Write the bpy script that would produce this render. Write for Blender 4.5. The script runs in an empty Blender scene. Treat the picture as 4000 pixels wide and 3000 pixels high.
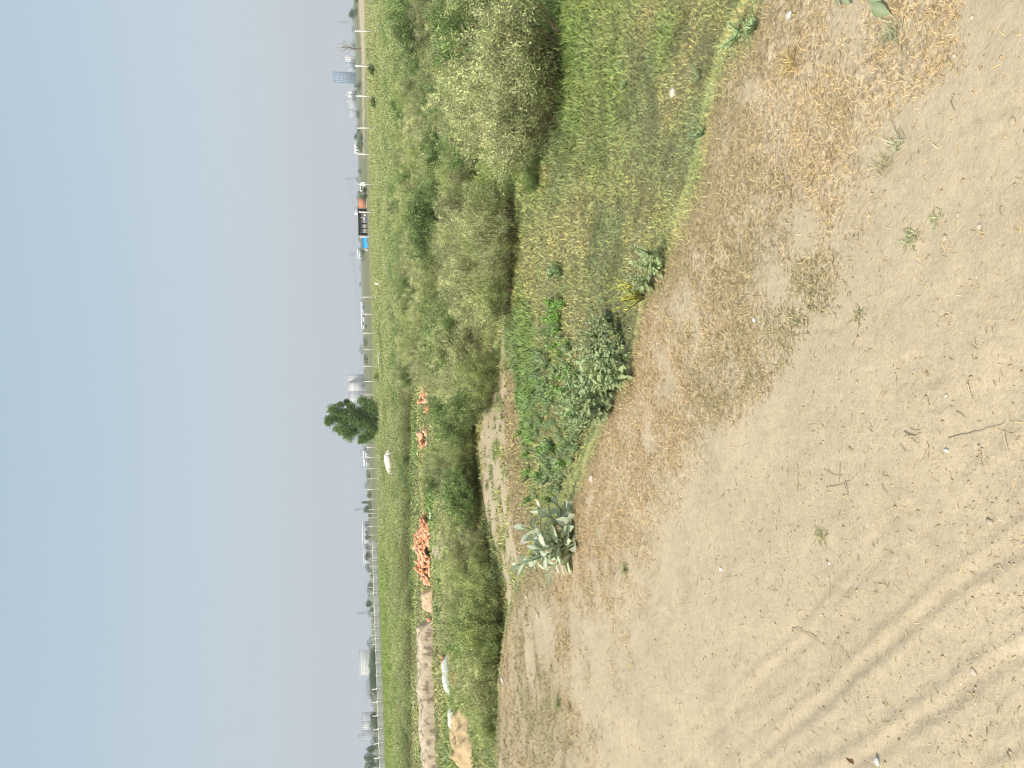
import bpy, math, random
import numpy as np
from mathutils import Vector, Matrix
random.seed(7); RNG = np.random.default_rng(11)
S = bpy.context.scene
COL = S.collection
R = math.radians

# ------------------------------------------------------------------ camera
# The photograph is a portrait shot lying on its side: "up" in the world is picture-left.
FPX = 2889.0                                   # focal length in photo pixels (4000 px long side)
PITCH, ROLL = R(11.35), R(1.6)
CAM = np.array([0.0, 0.0, 1.6])
ZF = -0.9                                      # level of the field below the dirt bank
F3 = np.array([0, math.cos(PITCH), -math.sin(PITCH)])
U0 = np.array([0, math.sin(PITCH), math.cos(PITCH)]); R0 = np.array([1.0, 0, 0])
R3 = math.cos(ROLL)*R0 - math.sin(ROLL)*U0
U3 = math.cos(ROLL)*U0 + math.sin(ROLL)*R0
cam = bpy.data.cameras.new("camera"); co = bpy.data.objects.new("camera", cam); COL.objects.link(co)
cam.sensor_width = 36; cam.lens = 36*FPX/4000; cam.clip_start = 0.05; cam.clip_end = 20000
m = Matrix(((-U3[0], R3[0], -F3[0], CAM[0]), (-U3[1], R3[1], -F3[1], CAM[1]), (-U3[2], R3[2], -F3[2], CAM[2]), (0, 0, 0, 1)))
co.matrix_world = m; S.camera = co

# ------------------------------------------------------------------ light
SUN_EL, SUN_AZ = R(46), R(219)                 # azimuth clockwise from +Y (view direction): sun to the left, a little behind
sd = Vector((math.sin(SUN_AZ)*math.cos(SUN_EL), math.cos(SUN_AZ)*math.cos(SUN_EL), math.sin(SUN_EL)))
sun = bpy.data.lights.new("sun", 'SUN'); sun.energy = 3.9; sun.angle = R(0.6); sun.color = (1, 0.95, 0.86)
so = bpy.data.objects.new("sun", sun); COL.objects.link(so)
so.rotation_euler = (-sd).to_track_quat('-Z', 'Y').to_euler()
W = bpy.data.worlds.new("World"); S.world = W; W.use_nodes = True
nt = W.node_tree; nt.nodes.clear()
out = nt.nodes.new('ShaderNodeOutputWorld'); bg = nt.nodes.new('ShaderNodeBackground')
sky = nt.nodes.new('ShaderNodeTexSky'); sky.sky_type = 'NISHITA'; sky.sun_disc = False
sky.sun_elevation = SUN_EL; sky.sun_rotation = SUN_AZ; sky.air_density = 1.0; sky.dust_density = 6.0; sky.ozone_density = 1.0
hs = nt.nodes.new('ShaderNodeHueSaturation'); hs.inputs['Saturation'].default_value = 0.8
hmx = nt.nodes.new('ShaderNodeMix'); hmx.data_type = 'RGBA'; hmx.inputs[0].default_value = 0.68
tcw = nt.nodes.new('ShaderNodeTexCoord'); sxy = nt.nodes.new('ShaderNodeSeparateXYZ'); crw = nt.nodes.new('ShaderNodeMapRange'); crw.inputs[1].default_value = 0.0; crw.inputs[2].default_value = 0.45
nt.links.new(tcw.outputs['Generated'], sxy.inputs[0]); nt.links.new(sxy.outputs[2], crw.inputs[0])
veil = nt.nodes.new('ShaderNodeMix'); veil.data_type = 'RGBA'; nt.links.new(crw.outputs[0], veil.inputs[0])   # dusty sky: pale at the horizon, bluer above
veil.inputs[6].default_value = (5.5, 6.0, 6.35, 1); veil.inputs[7].default_value = (3.95, 5.28, 6.15, 1); nt.links.new(veil.outputs[2], hmx.inputs[7])
nt.links.new(sky.outputs[0], hs.inputs['Color']); nt.links.new(hs.outputs[0], hmx.inputs[6])
nt.links.new(hmx.outputs[2], bg.inputs[0]); nt.links.new(bg.outputs[0], out.inputs[0])
bg.inputs[1].default_value = 0.125
S.view_settings.view_transform = 'Standard'; S.view_settings.look = 'None'
S.view_settings.exposure = 0.12; S.view_settings.gamma = 1
S.cycles.max_bounces = 6; S.cycles.diffuse_bounces = 3; S.cycles.transmission_bounces = 3; S.cycles.volume_bounces = 0; S.cycles.filter_width = 1.0

# ------------------------------------------------------------------ pixel <-> world
def ray(X, Y):
    d = F3 + R3*((1500-Y)/FPX) + U3*((2000-X)/FPX)
    return d/np.linalg.norm(d)
def proj(x, y, z):
    vx, vy, vz = x-CAM[0], y-CAM[1], z-CAM[2]
    zc = vx*F3[0]+vy*F3[1]+vz*F3[2]; zc = np.where(zc > 0.05, zc, 0.05)
    xr = vx*R3[0]+vy*R3[1]+vz*R3[2]; yu = vx*U3[0]+vy*U3[1]+vz*U3[2]
    return 2000-FPX*yu/zc, 1500-FPX*xr/zc
def hit(X, Y, z):
    d = ray(X, Y); t = (z-CAM[2])/d[2]
    return CAM+d*t
def XH(Y): return 1378+0.028*Y
def far(Y, d, z=ZF):                           # ground point at horizontal range d in the direction of photo column Y
    r = ray(XH(Y), Y); h = math.hypot(r[0], r[1])
    return np.array([r[0]/h*d, r[1]/h*d, z])
def wpx(px, d): return px/FPX*d

# ------------------------------------------------------------------ noise
def vnoise(x, y, seed=0):
    xi = np.floor(x).astype(np.int64); yi = np.floor(y).astype(np.int64)
    fx = x-xi; fy = y-yi; fx = fx*fx*(3-2*fx); fy = fy*fy*(3-2*fy)
    def h(a, b):
        n = (a*374761393+b*668265263+seed*974711) & 0x7fffffff
        n = ((n ^ (n >> 13))*1274126177) & 0x7fffffff
        return ((n ^ (n >> 16)) & 0xffff)/65535.0
    return (h(xi, yi)*(1-fx)+h(xi+1, yi)*fx)*(1-fy)+(h(xi, yi+1)*(1-fx)+h(xi+1, yi+1)*fx)*fy
def fbm(x, y, o=4, seed=0):
    s = 0; a = 0.5; t = 0
    for i in range(o):
        s = s+a*vnoise(x*2**i, y*2**i, seed+i*17); t += a; a *= 0.5
    return s/t
def sst(a, b, x):
    t = np.clip((x-a)/(b-a), 0, 1); return t*t*(3-2*t)
A = lambda v: np.asarray(v, dtype=float)

# ------------------------------------------------------------------ terrain layout
EDGE_PX = [(3085, -120), (3038, 20), (3026, 120), (3000, 194), (2972, 253), (2941, 289), (2914, 325), (2887, 371), (2864, 407), (2841, 452), (2819, 520), (2808, 565),
           (2796, 633), (2785, 723), (2783, 750), (2765, 818), (2735, 863), (2712, 944), (2690, 999), (2662, 1066), (2635, 1134), (2565, 1225), (2546, 1270), (2528, 1329), (2518, 1383), (2502, 1451),
           (2490, 1500), (2475, 1581), (2440, 1627), (2402, 1667), (2379, 1726), (2361, 1771), (2347, 1816), (2325, 1884), (2298, 1943), (2272, 1997), (2243, 2056), (2216, 2106), (2189, 2155), (2145, 2215), (2095, 2290), (2055, 2330), (2010, 2400),
           (1980, 2500), (1965, 2600), (1955, 2750), (1950, 3000), (1948, 3250)]
EDGE = [hit(X, Y, 0)[:2] for X, Y in EDGE_PX]
POLY = np.array([(60, -60)]+[tuple(p) for p in EDGE]+[(-60, 32), (-90, -60)])
def poly_inside(px, py, P):
    ins = np.zeros(np.shape(px), bool); n = len(P)
    for i in range(n):
        x1, y1 = P[i]; x2, y2 = P[(i+1) % n]
        c = ((y1 > py) != (y2 > py)) & (px < (x2-x1)*(py-y1)/((y2-y1) if y2 != y1 else 1e-9)+x1)
        ins ^= c
    return ins
def poly_dist(px, py, P, closed=True):
    d = np.full(np.shape(px), 1e9); n = len(P)
    for i in range(n if closed else n-1):
        x1, y1 = P[i]; x2, y2 = P[(i+1) % n]; dx, dy = x2-x1, y2-y1
        t = np.clip(((px-x1)*dx+(py-y1)*dy)/(dx*dx+dy*dy+1e-12), 0, 1)
        d = np.minimum(d, np.hypot(px-x1-t*dx, py-y1-t*dy))
    return d
def sdist(x, y):                               # >0 on the bank, <0 in the field
    d = poly_dist(x, y, POLY); return np.where(poly_inside(x, y, POLY), d, -d)
RUTS = [((3130, 3000), (4000, 2470), .016, .10), ((3480, 3000), (4000, 2700), .02, .09), ((3750, 3000), (4000, 2870), .018, .07),
        ((3000, 2700), (3560, 2250), .012, .09), ((3300, 2250), (3950, 1500), .008, .10), ((3600, 2300), (4000, 2050), .01, .08)]
RUTW = [(hit(*a, 0)[:2], hit(*b, 0)[:2], dp, w) for a, b, dp, w in [(a, b, dp*.14, w*.6) for a, b, dp, w in RUTS]]
for k_ in range(14):                           # fine parallel tread ridges beside the main ruts
    a_, b_, _, _ = RUTW[k_ % 3]; t_ = (b_-a_)/np.linalg.norm(b_-a_); o_ = A([-t_[1], t_[0]])*(-.42+.07*k_); RUTW.append((a_+o_, b_+o_, .0016+.0008*(k_ % 3), .02))
def height(x, y, s=None):
    x = A(x); y = A(y)
    if s is None: s = sdist(x, y)
    r = np.hypot(x, y)
    wob = 0.25*(fbm(x*1.3, y*1.3, 3, 5)-0.5)
    z = ZF*sst(0.0, 1.0, np.clip((-s+wob*0.6)/1.9, 0, 1))
    z = z+np.where(s > 0, 0.10*(fbm(x*.5, y*.5, 3, 3)-.5)*sst(0, 1.2, s), 0)
    z = z+0.035*(fbm(x*3, y*3, 4, 9)-0.5)
    z = z+np.where(s < -1.5, 0.22*(fbm(x*.22, y*.22, 3, 21)-.5)*sst(1.5, 4, -s)*np.clip(40/np.maximum(r, 1), 0, 1), 0)
    for a, b, dp, w in RUTW:
        t = (b-a)/np.linalg.norm(b-a); n = A([-t[1], t[0]])
        q = (x-a[0])*n[0]+(y-a[1])*n[1]+0.03*(vnoise(x*4, y*4, 41)-.5)
        tread = 0.5+0.5*np.sin(((x-a[0])*t[0]+(y-a[1])*t[1])*55+q*30)
        z = z-np.where((s > 0) & (r < 12), dp*np.exp(-(q/w)**2)*(0.75+.25*tread)-dp*.6*np.exp(-((np.abs(q)-w*1.7)/(w*.6))**2), 0)
    z = z+np.where((s > -.2) & (r < 14), 0.006*np.abs(fbm(x*16, y*16, 3, 77)-.5)*2+.004*np.abs(fbm(x*40, y*40, 2, 78)-.5), 0)
    return z
def gp(X, Y):                                  # where the line of sight through photo pixel (X, Y) meets the terrain
    d = ray(X, Y)
    t0 = max(0.5, (0.15-CAM[2])/d[2]); t1 = (ZF-0.15-CAM[2])/d[2]
    t = np.linspace(t0, t1, 400); p = CAM[None]+d[None]*t[:, None]
    z = height(p[:, 0], p[:, 1]); k = np.argmax(p[:, 2] <= z)
    q = p[k] if p[k, 2] <= z[k] else p[-1]
    return A([q[0], q[1], float(height(q[0:1], q[1:2])[0])])
def zat(x, y): return float(height(A([x]), A([y]))[0])

PATHP = A([(1920, 1480), (1880, 1600), (1875, 1700), (1878, 1900), (1890, 2000), (1912, 2050), (1940, 2130), (1955, 2230), (1980, 2330), (2000, 2430),
           (2090, 2380), (2060, 2270), (2030, 2200), (2008, 2120), (1998, 2000), (1985, 1900), (1975, 1700), (1976, 1450)])
SANDS = [PATHP, A([(1958, 1180), (1958, 1500), (1974, 1500), (1972, 1180)]), A([(1840, 1290), (1845, 1440), (1890, 1420), (1885, 1300)]),
         A([(1740, 770), (1742, 910), (1790, 900), (1790, 780)]), A([(1590, 5), (1592, 40), (1640, 30), (1640, 5)]),
         A([(1690, 2060), (1685, 2180), (1730, 2200), (1735, 2070)]),
         A([(1397, -300), (1402, 60), (1411, 180), (1416, 330), (1418, 620), (1423, 620), (1424, 330), (1426, 200), (1425, 60), (1415, -300)])]
BROWN = A([(1975, 1450), (1972, 1700), (1985, 1950), (2000, 2150), (2060, 2250), (2070, 2150), (2062, 1950), (2050, 1800), (2030, 1600), (2005, 1450)])
def masks(x, y, z, s):
    """sand / dry / green weights of the ground and of what grows on it"""
    X, Y = proj(x, y, z); r = np.hypot(x, y); infront = y > 0.3
    n1 = fbm(x*1.1, y*1.1, 4, 31); n2 = fbm(x*3.7, y*3.7, 3, 32); n3 = fbm(x*.35, y*.35, 3, 33)
    yb = [-400, 0, 250, 450, 600, 750, 900, 1100, 1300, 1400, 1550, 1700, 1900, 2050, 2200, 2400, 2600, 3000, 3400]
    xb = [3800, 3760, 3700, 3500, 3400, 3380, 3320, 3260, 3190, 3120, 2990, 2830, 2700, 2620, 2570, 2520, 2480, 2380, 2260]
    b = np.interp(Y, yb, xb)
    g = np.clip((b-X)/np.interp(Y, [0, 1500, 3000], [200, 260, 420])+1.0*(n1-.5)+1.1*(n2-.5)+.30, 0, 1)
    bare = sst(.54, .70, n1*.5+n2*.5+.10*sst(2100, 2900, Y)*sst(2000, 2400, X))
    g = g*(1-.35*sst(1700, 2300, Y))
    bankgrass = np.where(infront, g, .35)*(1-.85*bare)
    spots = [(3015, 1140, 95, 130), (2900, 330, 60, 110), (2730, 2060, 70, 190), (2330, 2560, 60, 220), (2600, 2300, 50, 150), (2110, 2470, 60, 120), (2250, 2600, 30, 160), (3160, 900, 60, 90)]
    for a, c, ra, rc in spots:
        bankgrass = bankgrass*(1-np.clip(1.1*np.exp(-((X-a+60*(n2-.5))/ra)**2-((Y-c+90*(n1-.5))/rc)**2)*(.3+1.4*n2), 0, .92))
    sand = np.zeros_like(X)
    for P in SANDS:
        ins = poly_inside(X+20*(n2-.5), Y+60*(n1-.5), P); sand = np.maximum(sand, ins*1.0)
    sand = np.where(infront & (s < 0), sand, 0)*sst(.28, .45, n2+.12)
    brown = np.where(infront & (s < 0), poly_inside(X+25*(n2-.5), Y+60*(n1-.5), BROWN)*1.0, 0)
    lush = np.clip(sst(1100, 200, Y)*sst(2750, 2150, X)*1.2+sst(2150, 1950, X)*.35+1.3*sst(.55, .7, n3)-.2+.2*np.exp(-((-s)/1.2)**2)*sst(1100, 500, Y)+sst(1630, 1600, X)*.4-.5*sst(2650, 2850, Y)*sst(1700, 1800, X)-.45*sst(2250, 2450, Y)*sst(1950, 1900, X), 0, 1)
    return X, Y, bankgrass, sand, brown, lush, n1, n2

# ------------------------------------------------------------------ mesh helpers
class Acc:
    def __init__(s): s.V = []; s.L = []; s.K = []; s.C = []; s.n = 0
    def add(s, v, f, c):
        v = A(v).reshape(-1, 3); f = np.asarray(f, dtype=np.int64)
        s.V.append(v); s.L.append((f+s.n).ravel()); s.K.append(np.full(len(f), f.shape[1])); s.n += len(v)
        c = A(c); s.C.append(np.broadcast_to(c, (len(v), 3)) if c.ndim == 1 else c.reshape(-1, 3))
        return s
    def box(s, c, size, rz=0, col=(1, 1, 1), rot=None):
        q = A([(x, y, z) for x in (-.5, .5) for y in (-.5, .5) for z in (-.5, .5)])*A(size)
        if rot is None: rot = np.array([[math.cos(rz), -math.sin(rz), 0], [math.sin(rz), math.cos(rz), 0], [0, 0, 1]])
        return s.add(q@rot.T+A(c), [(0, 1, 3, 2), (4, 6, 7, 5), (0, 4, 5, 1), (2, 3, 7, 6), (0, 2, 6, 4), (1, 5, 7, 3)], col)
    def tube(s, pts, rad, n=6, col=(1, 1, 1), cap=True):
        pts = A(pts); k = len(pts); rad = np.broadcast_to(A(rad), (k,))
        T = np.gradient(pts, axis=0); T /= np.linalg.norm(T, axis=1)[:, None]+1e-12
        ref = A([0, 0, 1]) if abs(T[0, 2]) < .9 else A([1, 0, 0])
        N = np.cross(T, ref); N /= np.linalg.norm(N, axis=1)[:, None]+1e-12; B = np.cross(T, N)
        a = np.arange(n)*2*math.pi/n
        v = pts[:, None]+rad[:, None, None]*(np.cos(a)[None, :, None]*N[:, None]+np.sin(a)[None, :, None]*B[:, None])
        f = [(i*n+j, i*n+(j+1) % n, (i+1)*n+(j+1) % n, (i+1)*n+j) for i in range(k-1) for j in range(n)]
        s.add(v, f, col)
        if cap:
            s.add(v[-1], [tuple(range(n))], col); s.add(v[0], [tuple(range(n))[::-1]], col)
        return s
    def mesh(s, name, mat, smooth=False):
        me = bpy.data.meshes.new(name)
        V = np.concatenate(s.V); L = np.concatenate(s.L); K = np.concatenate(s.K); C = np.concatenate(s.C)
        me.vertices.add(len(V)); me.vertices.foreach_set('co', V.astype(np.float32).ravel())
        me.loops.add(len(L)); me.loops.foreach_set('vertex_index', L.astype(np.int32))
        me.polygons.add(len(K)); st = np.concatenate([[0], np.cumsum(K)[:-1]])
        me.polygons.foreach_set('loop_start', st.astype(np.int32)); me.polygons.foreach_set('loop_total', K.astype(np.int32))
        me.update(calc_edges=True); me.validate()
        ca = me.color_attributes.new('Col', 'FLOAT_COLOR', 'POINT')
        if len(me.vertices) == len(C):
            ca.data.foreach_set('color', np.concatenate([C, np.ones((len(C), 1))], 1).astype(np.float32).ravel())
        if smooth: me.polygons.foreach_set('use_smooth', np.ones(len(me.polygons), bool))
        me.materials.append(mat); return me
    def obj(s, name, mat, parent=None, loc=None, smooth=False):
        return link(name, s.mesh(name, mat, smooth), parent, loc)
def link(name, me, parent=None, loc=None):
    o = bpy.data.objects.new(name, me); COL.objects.link(o)
    if parent is not None: o.parent = parent
    if loc is not None: o.location = loc
    return o
def tag(o, label=None, cat=None, group=None, kind=None):
    if label: o['label'] = label
    if cat: o['category'] = cat
    if group: o['group'] = group
    if kind: o['kind'] = kind
    return o
def empty(name, loc=(0, 0, 0), rz=0):
    o = bpy.data.objects.new(name, None); COL.objects.link(o); o.location = loc; o.rotation_euler = (0, 0, rz); o.empty_display_size = .2; return o
def dup(root, loc, rz=0, sc=1, label=None, group=None, cat=None):
    r = root.copy(); COL.objects.link(r); r.location = loc; r.rotation_euler = (0, 0, rz); r.scale = (sc, sc, sc) if np.isscalar(sc) else sc
    tag(r, label, cat, group)
    for ch in list(root.children):
        c = ch.copy(); COL.objects.link(c); c.parent = r
        for g in list(ch.children):
            d = g.copy(); COL.objects.link(d); d.parent = c
    return r
def unit(v): return v/(np.linalg.norm(v, axis=-1, keepdims=True)+1e-9)
def blades(acc, P, L, Wd, az, lean, col, curl=0.6):
    """grass blades: P (n,3) roots, L lengths, Wd widths, az heading, lean 0 upright..1 flat"""
    n = len(P); D = np.stack([np.cos(az), np.sin(az), np.zeros(n)], 1); Sd = np.stack([-np.sin(az), np.cos(az), np.zeros(n)], 1)
    up = np.array([0, 0, 1.0]); V = np.zeros((n, 6, 3))
    for i, t in enumerate((0, .5, 1)):
        a = (lean+curl*t*.5)*1.45; a = np.clip(a, 0, 1.55)
        p = P+(D*np.sin(a)[:, None]+up*np.cos(a)[:, None])*(L*t)[:, None]
        w = Wd*(1, .8, .15)[i]*.5
        V[:, 2*i] = p-Sd*w[:, None]; V[:, 2*i+1] = p+Sd*w[:, None]
    b = (np.arange(n)*6)[:, None]
    f = np.concatenate([b+A([0, 1, 3, 2]).astype(int), b+A([2, 3, 5, 4]).astype(int)])
    c = np.repeat(col[:, None], 6, 1)
    acc.add(V, f, c.reshape(-1, 3))
def leaves(acc, P, D, L, Wd, col, N=None):
    """small leaves as bent diamonds"""
    n = len(P); D = unit(D)
    if N is None: N = unit(RNG.normal(size=(n, 3))+A([0, 0, .7]))
    Sd = unit(np.cross(D, N)); Nn = np.cross(Sd, D)
    V = np.stack([P, P+D*(L*.5)[:, None]+Sd*(Wd*.5)[:, None]+Nn*(L*.06)[:, None], P+D*L[:, None]-Nn*(L*.1)[:, None], P+D*(L*.5)[:, None]-Sd*(Wd*.5)[:, None]+Nn*(L*.06)[:, None]], 1)
    acc.add(V, (np.arange(n)*4)[:, None]+np.arange(4), np.repeat(col[:, None], 4, 1).reshape(-1, 3))
def bigleaf(acc, P, D, N, L, Wd, col, bend=.3, fold=.25, rib=None, broad=.55):
    """large leaves: 6 rows x 3 columns, folded along the midrib, bending down"""
    P = A(P); n = len(P); D = unit(A(D)); Sd = unit(np.cross(D, A(N))); Nn = np.cross(Sd, D)
    ts = np.linspace(0, 1, 6); prof = np.power(np.sin(np.pi*np.power(ts*.97+.02, math.log(.5)/math.log(broad))), .8); prof[0] = .06; prof[-1] = .02
    V = np.zeros((n, 18, 3)); C = np.zeros((n, 18, 3)); L = np.broadcast_to(A(L), (n,)); Wd = np.broadcast_to(A(Wd), (n,)); bend = np.broadcast_to(A(bend), (n,))
    for i, t in enumerate(ts):
        c = P+D*(L*t*(1-.25*np.abs(bend)*t))[:, None]-Nn*(L*bend*t*t)[:, None]
        w = Wd*prof[i]*.5
        for j, sgn in enumerate((-1, 0, 1)):
            V[:, i*3+j] = c+Sd*(w*sgn)[:, None]+Nn*(w*abs(sgn)*fold)[:, None]
            C[:, i*3+j] = col if (sgn or rib is None) else rib
    f = np.array([(i*3+j, i*3+j+1, i*3+j+4, i*3+j+3) for i in range(5) for j in range(2)])
    acc.add(V, ((np.arange(n)*18)[:, None, None]+f[None]).reshape(-1, 4), C.reshape(-1, 3))

# ------------------------------------------------------------------ materials
def mk(name):
    M = bpy.data.materials.new(name); M.use_nodes = True; t = M.node_tree; t.nodes.clear()
    o = t.nodes.new('ShaderNodeOutputMaterial'); return M, t, o
def N_(t, typ, **k):
    n = t.nodes.new(typ)
    for a, b in k.items(): setattr(n, a, b)
    return n
def leafmat(name, trans=.25, rough=.55, gain=1.0, gloss=.25, tone=(1, 1, 1)):
    M, t, o = mk(name)
    at = N_(t, 'ShaderNodeAttribute', attribute_name='Col'); oi = N_(t, 'ShaderNodeObjectInfo')
    mr = N_(t, 'ShaderNodeMapRange'); mr.inputs[3].default_value = .78*gain; mr.inputs[4].default_value = 1.26*gain
    t.links.new(oi.outputs['Random'], mr.inputs[0])
    ml = N_(t, 'ShaderNodeVectorMath', operation='SCALE'); t.links.new(at.outputs['Color'], ml.inputs[0]); t.links.new(mr.outputs[0], ml.inputs['Scale'])
    tn = N_(t, 'ShaderNodeVectorMath', operation='MULTIPLY'); tn.inputs[1].default_value = tone; t.links.new(ml.outputs[0], tn.inputs[0]); ml = tn
    p = N_(t, 'ShaderNodeBsdfPrincipled'); p.inputs['Roughness'].default_value = rough; p.inputs['Specular IOR Level'].default_value = gloss
    tr = N_(t, 'ShaderNodeBsdfTranslucent'); mx = N_(t, 'ShaderNodeMixShader'); mx.inputs[0].default_value = trans
    t.links.new(ml.outputs[0], p.inputs['Base Color']); t.links.new(ml.outputs[0], tr.inputs[0])
    t.links.new(p.outputs[0], mx.inputs[1]); t.links.new(tr.outputs[0], mx.inputs[2]); t.links.new(mx.outputs[0], o.inputs[0]); return M
def matte(name, col=None, col2=None, scale=4, rough=.85, bump=.0, bscale=30, bdist=.01, attr=False, spec=.2):
    """noise-mottled surface; attr=True multiplies by the Col attribute"""
    M, t, o = mk(name); p = N_(t, 'ShaderNodeBsdfPrincipled'); p.inputs['Roughness'].default_value = rough; p.inputs['Specular IOR Level'].default_value = spec
    tc = N_(t, 'ShaderNodeTexCoord'); no = N_(t, 'ShaderNodeTexNoise'); no.inputs['Scale'].default_value = scale; no.inputs['Detail'].default_value = 6
    no.inputs['Roughness'].default_value = .65; t.links.new(tc.outputs['Object'], no.inputs['Vector'])
    rp = N_(t, 'ShaderNodeValToRGB'); rp.color_ramp.elements[0].position = .35; rp.color_ramp.elements[1].position = .65
    rp.color_ramp.elements[0].color = (*(col or (1, 1, 1)), 1); rp.color_ramp.elements[1].color = (*(col2 or col or (1, 1, 1)), 1)
    t.links.new(no.outputs['Fac'], rp.inputs[0]); src = rp.outputs[0]
    if attr:
        at = N_(t, 'ShaderNodeAttribute', attribute_name='Col'); mm = N_(t, 'ShaderNodeVectorMath', operation='MULTIPLY')
        t.links.new(at.outputs['Color'], mm.inputs[0]); t.links.new(src, mm.inputs[1]); src = mm.outputs[0]
    t.links.new(src, p.inputs['Base Color'])
    if bump:
        n2 = N_(t, 'ShaderNodeTexNoise'); n2.inputs['Scale'].default_value = bscale; n2.inputs['Detail'].default_value = 5; t.links.new(tc.outputs['Object'], n2.inputs['Vector'])
        b = N_(t, 'ShaderNodeBump'); b.inputs['Strength'].default_value = bump; b.inputs['Distance'].default_value = bdist
        t.links.new(n2.outputs['Fac'], b.inputs['Height']); t.links.new(b.outputs[0], p.inputs['Normal'])
    t.links.new(p.outputs[0], o.inputs[0]); return M
def groundmat(name):
    """base colour from the soil/litter mix stored per vertex, broken up by fine world-space grain and bumps"""
    M, t, o = mk(name); p = N_(t, 'ShaderNodeBsdfPrincipled'); p.inputs['Roughness'].default_value = .95; p.inputs['Specular IOR Level'].default_value = .1
    ge = N_(t, 'ShaderNodeNewGeometry'); at = N_(t, 'ShaderNodeAttribute', attribute_name='Col')
    def noise(sc, det, rg=.6):
        n = N_(t, 'ShaderNodeTexNoise'); n.inputs['Scale'].default_value = sc; n.inputs['Detail'].default_value = det; n.inputs['Roughness'].default_value = rg
        t.links.new(ge.outputs['Position'], n.inputs['Vector']); return n
    a = noise(2.3, 8, .7); b = noise(90, 4, .7); c = noise(28, 5, .6)
    def mr(n, lo, hi, f0=.3, f1=.7):
        m_ = N_(t, 'ShaderNodeMapRange'); m_.inputs[1].default_value = f0; m_.inputs[2].default_value = f1; m_.inputs[3].default_value = lo; m_.inputs[4].default_value = hi
        t.links.new(n.outputs['Fac'], m_.inputs[0]); return m_
    x = N_(t, 'ShaderNodeMath', operation='MULTIPLY'); t.links.new(mr(a, .9, 1.08).outputs[0], x.inputs[0]); t.links.new(mr(b, .86, 1.08).outputs[0], x.inputs[1])
    y = N_(t, 'ShaderNodeMath', operation='MULTIPLY'); t.links.new(x.outputs[0], y.inputs[0]); t.links.new(mr(c, .92, 1.06).outputs[0], y.inputs[1])
    e = noise(46, 7, .8); em = mr(e, .40, 1.6, .36, .64); ga = N_(t, 'ShaderNodeAttribute', attribute_name='Grs')
    em2 = N_(t, 'ShaderNodeMix'); em2.data_type = 'FLOAT'; t.links.new(ga.outputs['Fac'], em2.inputs[0]); em2.inputs[2].default_value = 1.0; t.links.new(em.outputs[0], em2.inputs[3])
    yy = N_(t, 'ShaderNodeMath', operation='MULTIPLY'); t.links.new(y.outputs[0], yy.inputs[0]); t.links.new(em2.outputs[0], yy.inputs[1])
    s_ = N_(t, 'ShaderNodeVectorMath', operation='SCALE'); t.links.new(at.outputs['Color'], s_.inputs[0]); t.links.new(yy.outputs[0], s_.inputs['Scale'])
    t.links.new(s_.outputs[0], p.inputs['Base Color'])
    ad = N_(t, 'ShaderNodeMath', operation='ADD'); t.links.new(b.outputs['Fac'], ad.inputs[0]); t.links.new(c.outputs['Fac'], ad.inputs[1])
    bu = N_(t, 'ShaderNodeBump'); bu.inputs['Strength'].default_value = .55; bu.inputs['Distance'].default_value = .008
    t.links.new(ad.outputs[0], bu.inputs['Height']); t.links.new(bu.outputs[0], p.inputs['Normal']); t.links.new(p.outputs[0], o.inputs[0]); return M
M_ground = groundmat('soil'); M_leaf = leafmat('foliage', .36, tone=(1.15, 1.12, 1.0)); M_grass = leafmat('grass_blade', .2, tone=(1.06, 1.0, .86)); M_dry = leafmat('dry_grass_blade', .12, .7, gloss=.1, tone=(1.05, 1.0, .9))
M_big = leafmat('waxy_leaf', .2, .6, gloss=.15)
M_wood = matte('bark', (.12, .09, .06), (.22, .17, .12), 6, .9, .6, 20, .02, attr=False)
M_twig = matte('dry_twig', (.75, .75, .75), (1, 1, 1), 20, .8, attr=True)
M_conc = matte('weathered_concrete', (.62, .58, .51), (.78, .74, .66), 3, .9, .3, 15, .02)
M_brick = matte('fired_brick', (.78, .72, .7), (1.05, 1.0, .98), 5, .9, .4, 40, .006, attr=True)
M_paint = matte('plaster', (.9, .9, .9), (1, 1, 1), .8, .8, attr=True)
M_stone = matte('stone', (.8, .8, .8), (1.05, 1.05, 1.05), 12, .9, .5, 40, .01, attr=True)
M_hide = matte('cow_hide', (.85, .85, .85), (1, 1, 1), 3, .8, attr=True)
M_glass = matte('dark_glass', (.05, .07, .08), (.08, .1, .11), 2, .2, spec=.5)
M_metal = matte('galvanised_steel', (.35, .36, .37), (.45, .46, .47), 3, .5, attr=False)

# ------------------------------------------------------------------ ground sheets (one heightfield, cut along the foot of the bank)
SANDC = A([.52, .42, .282]); DRYC = A([.475, .375, .24]); GRNC = A([.155, .19, .075]); BRNC = A([.30, .235, .14]); FARC = A([.24, .25, .115])
th = np.concatenate([np.linspace(-41, 41, 560), np.linspace(41, 319, 120)[1:-1]])*math.pi/180
rr = np.exp(np.linspace(math.log(.35), math.log(7000), 800))
TH, RR = np.meshgrid(th, rr); gx = (np.sin(TH)*RR).ravel(); gy = (np.cos(TH)*RR).ravel()
gs = sdist(gx, gy); gz = height(gx, gy, gs); nth, nr = len(th), len(rr)
X_, Y_, bg_, sand_, brown_, lush_, n1_, n2_ = masks(gx, gy, gz, gs)
cb = SANDC*(1-.75*bg_[:, None])+DRYC*(.75*bg_[:, None])
cg = GRNC*(lush_[:, None])+A([.21, .19, .10])*(1-lush_[:, None])
rr_ = np.hypot(gx, gy)[:, None]; ff = sst(45, 120, rr_)
band = A([.30, .33, .13]); oliv = A([.19, .19, .10])
farc = FARC*(1-sst(170, 260, rr_))+oliv*sst(170, 260, rr_)
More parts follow.
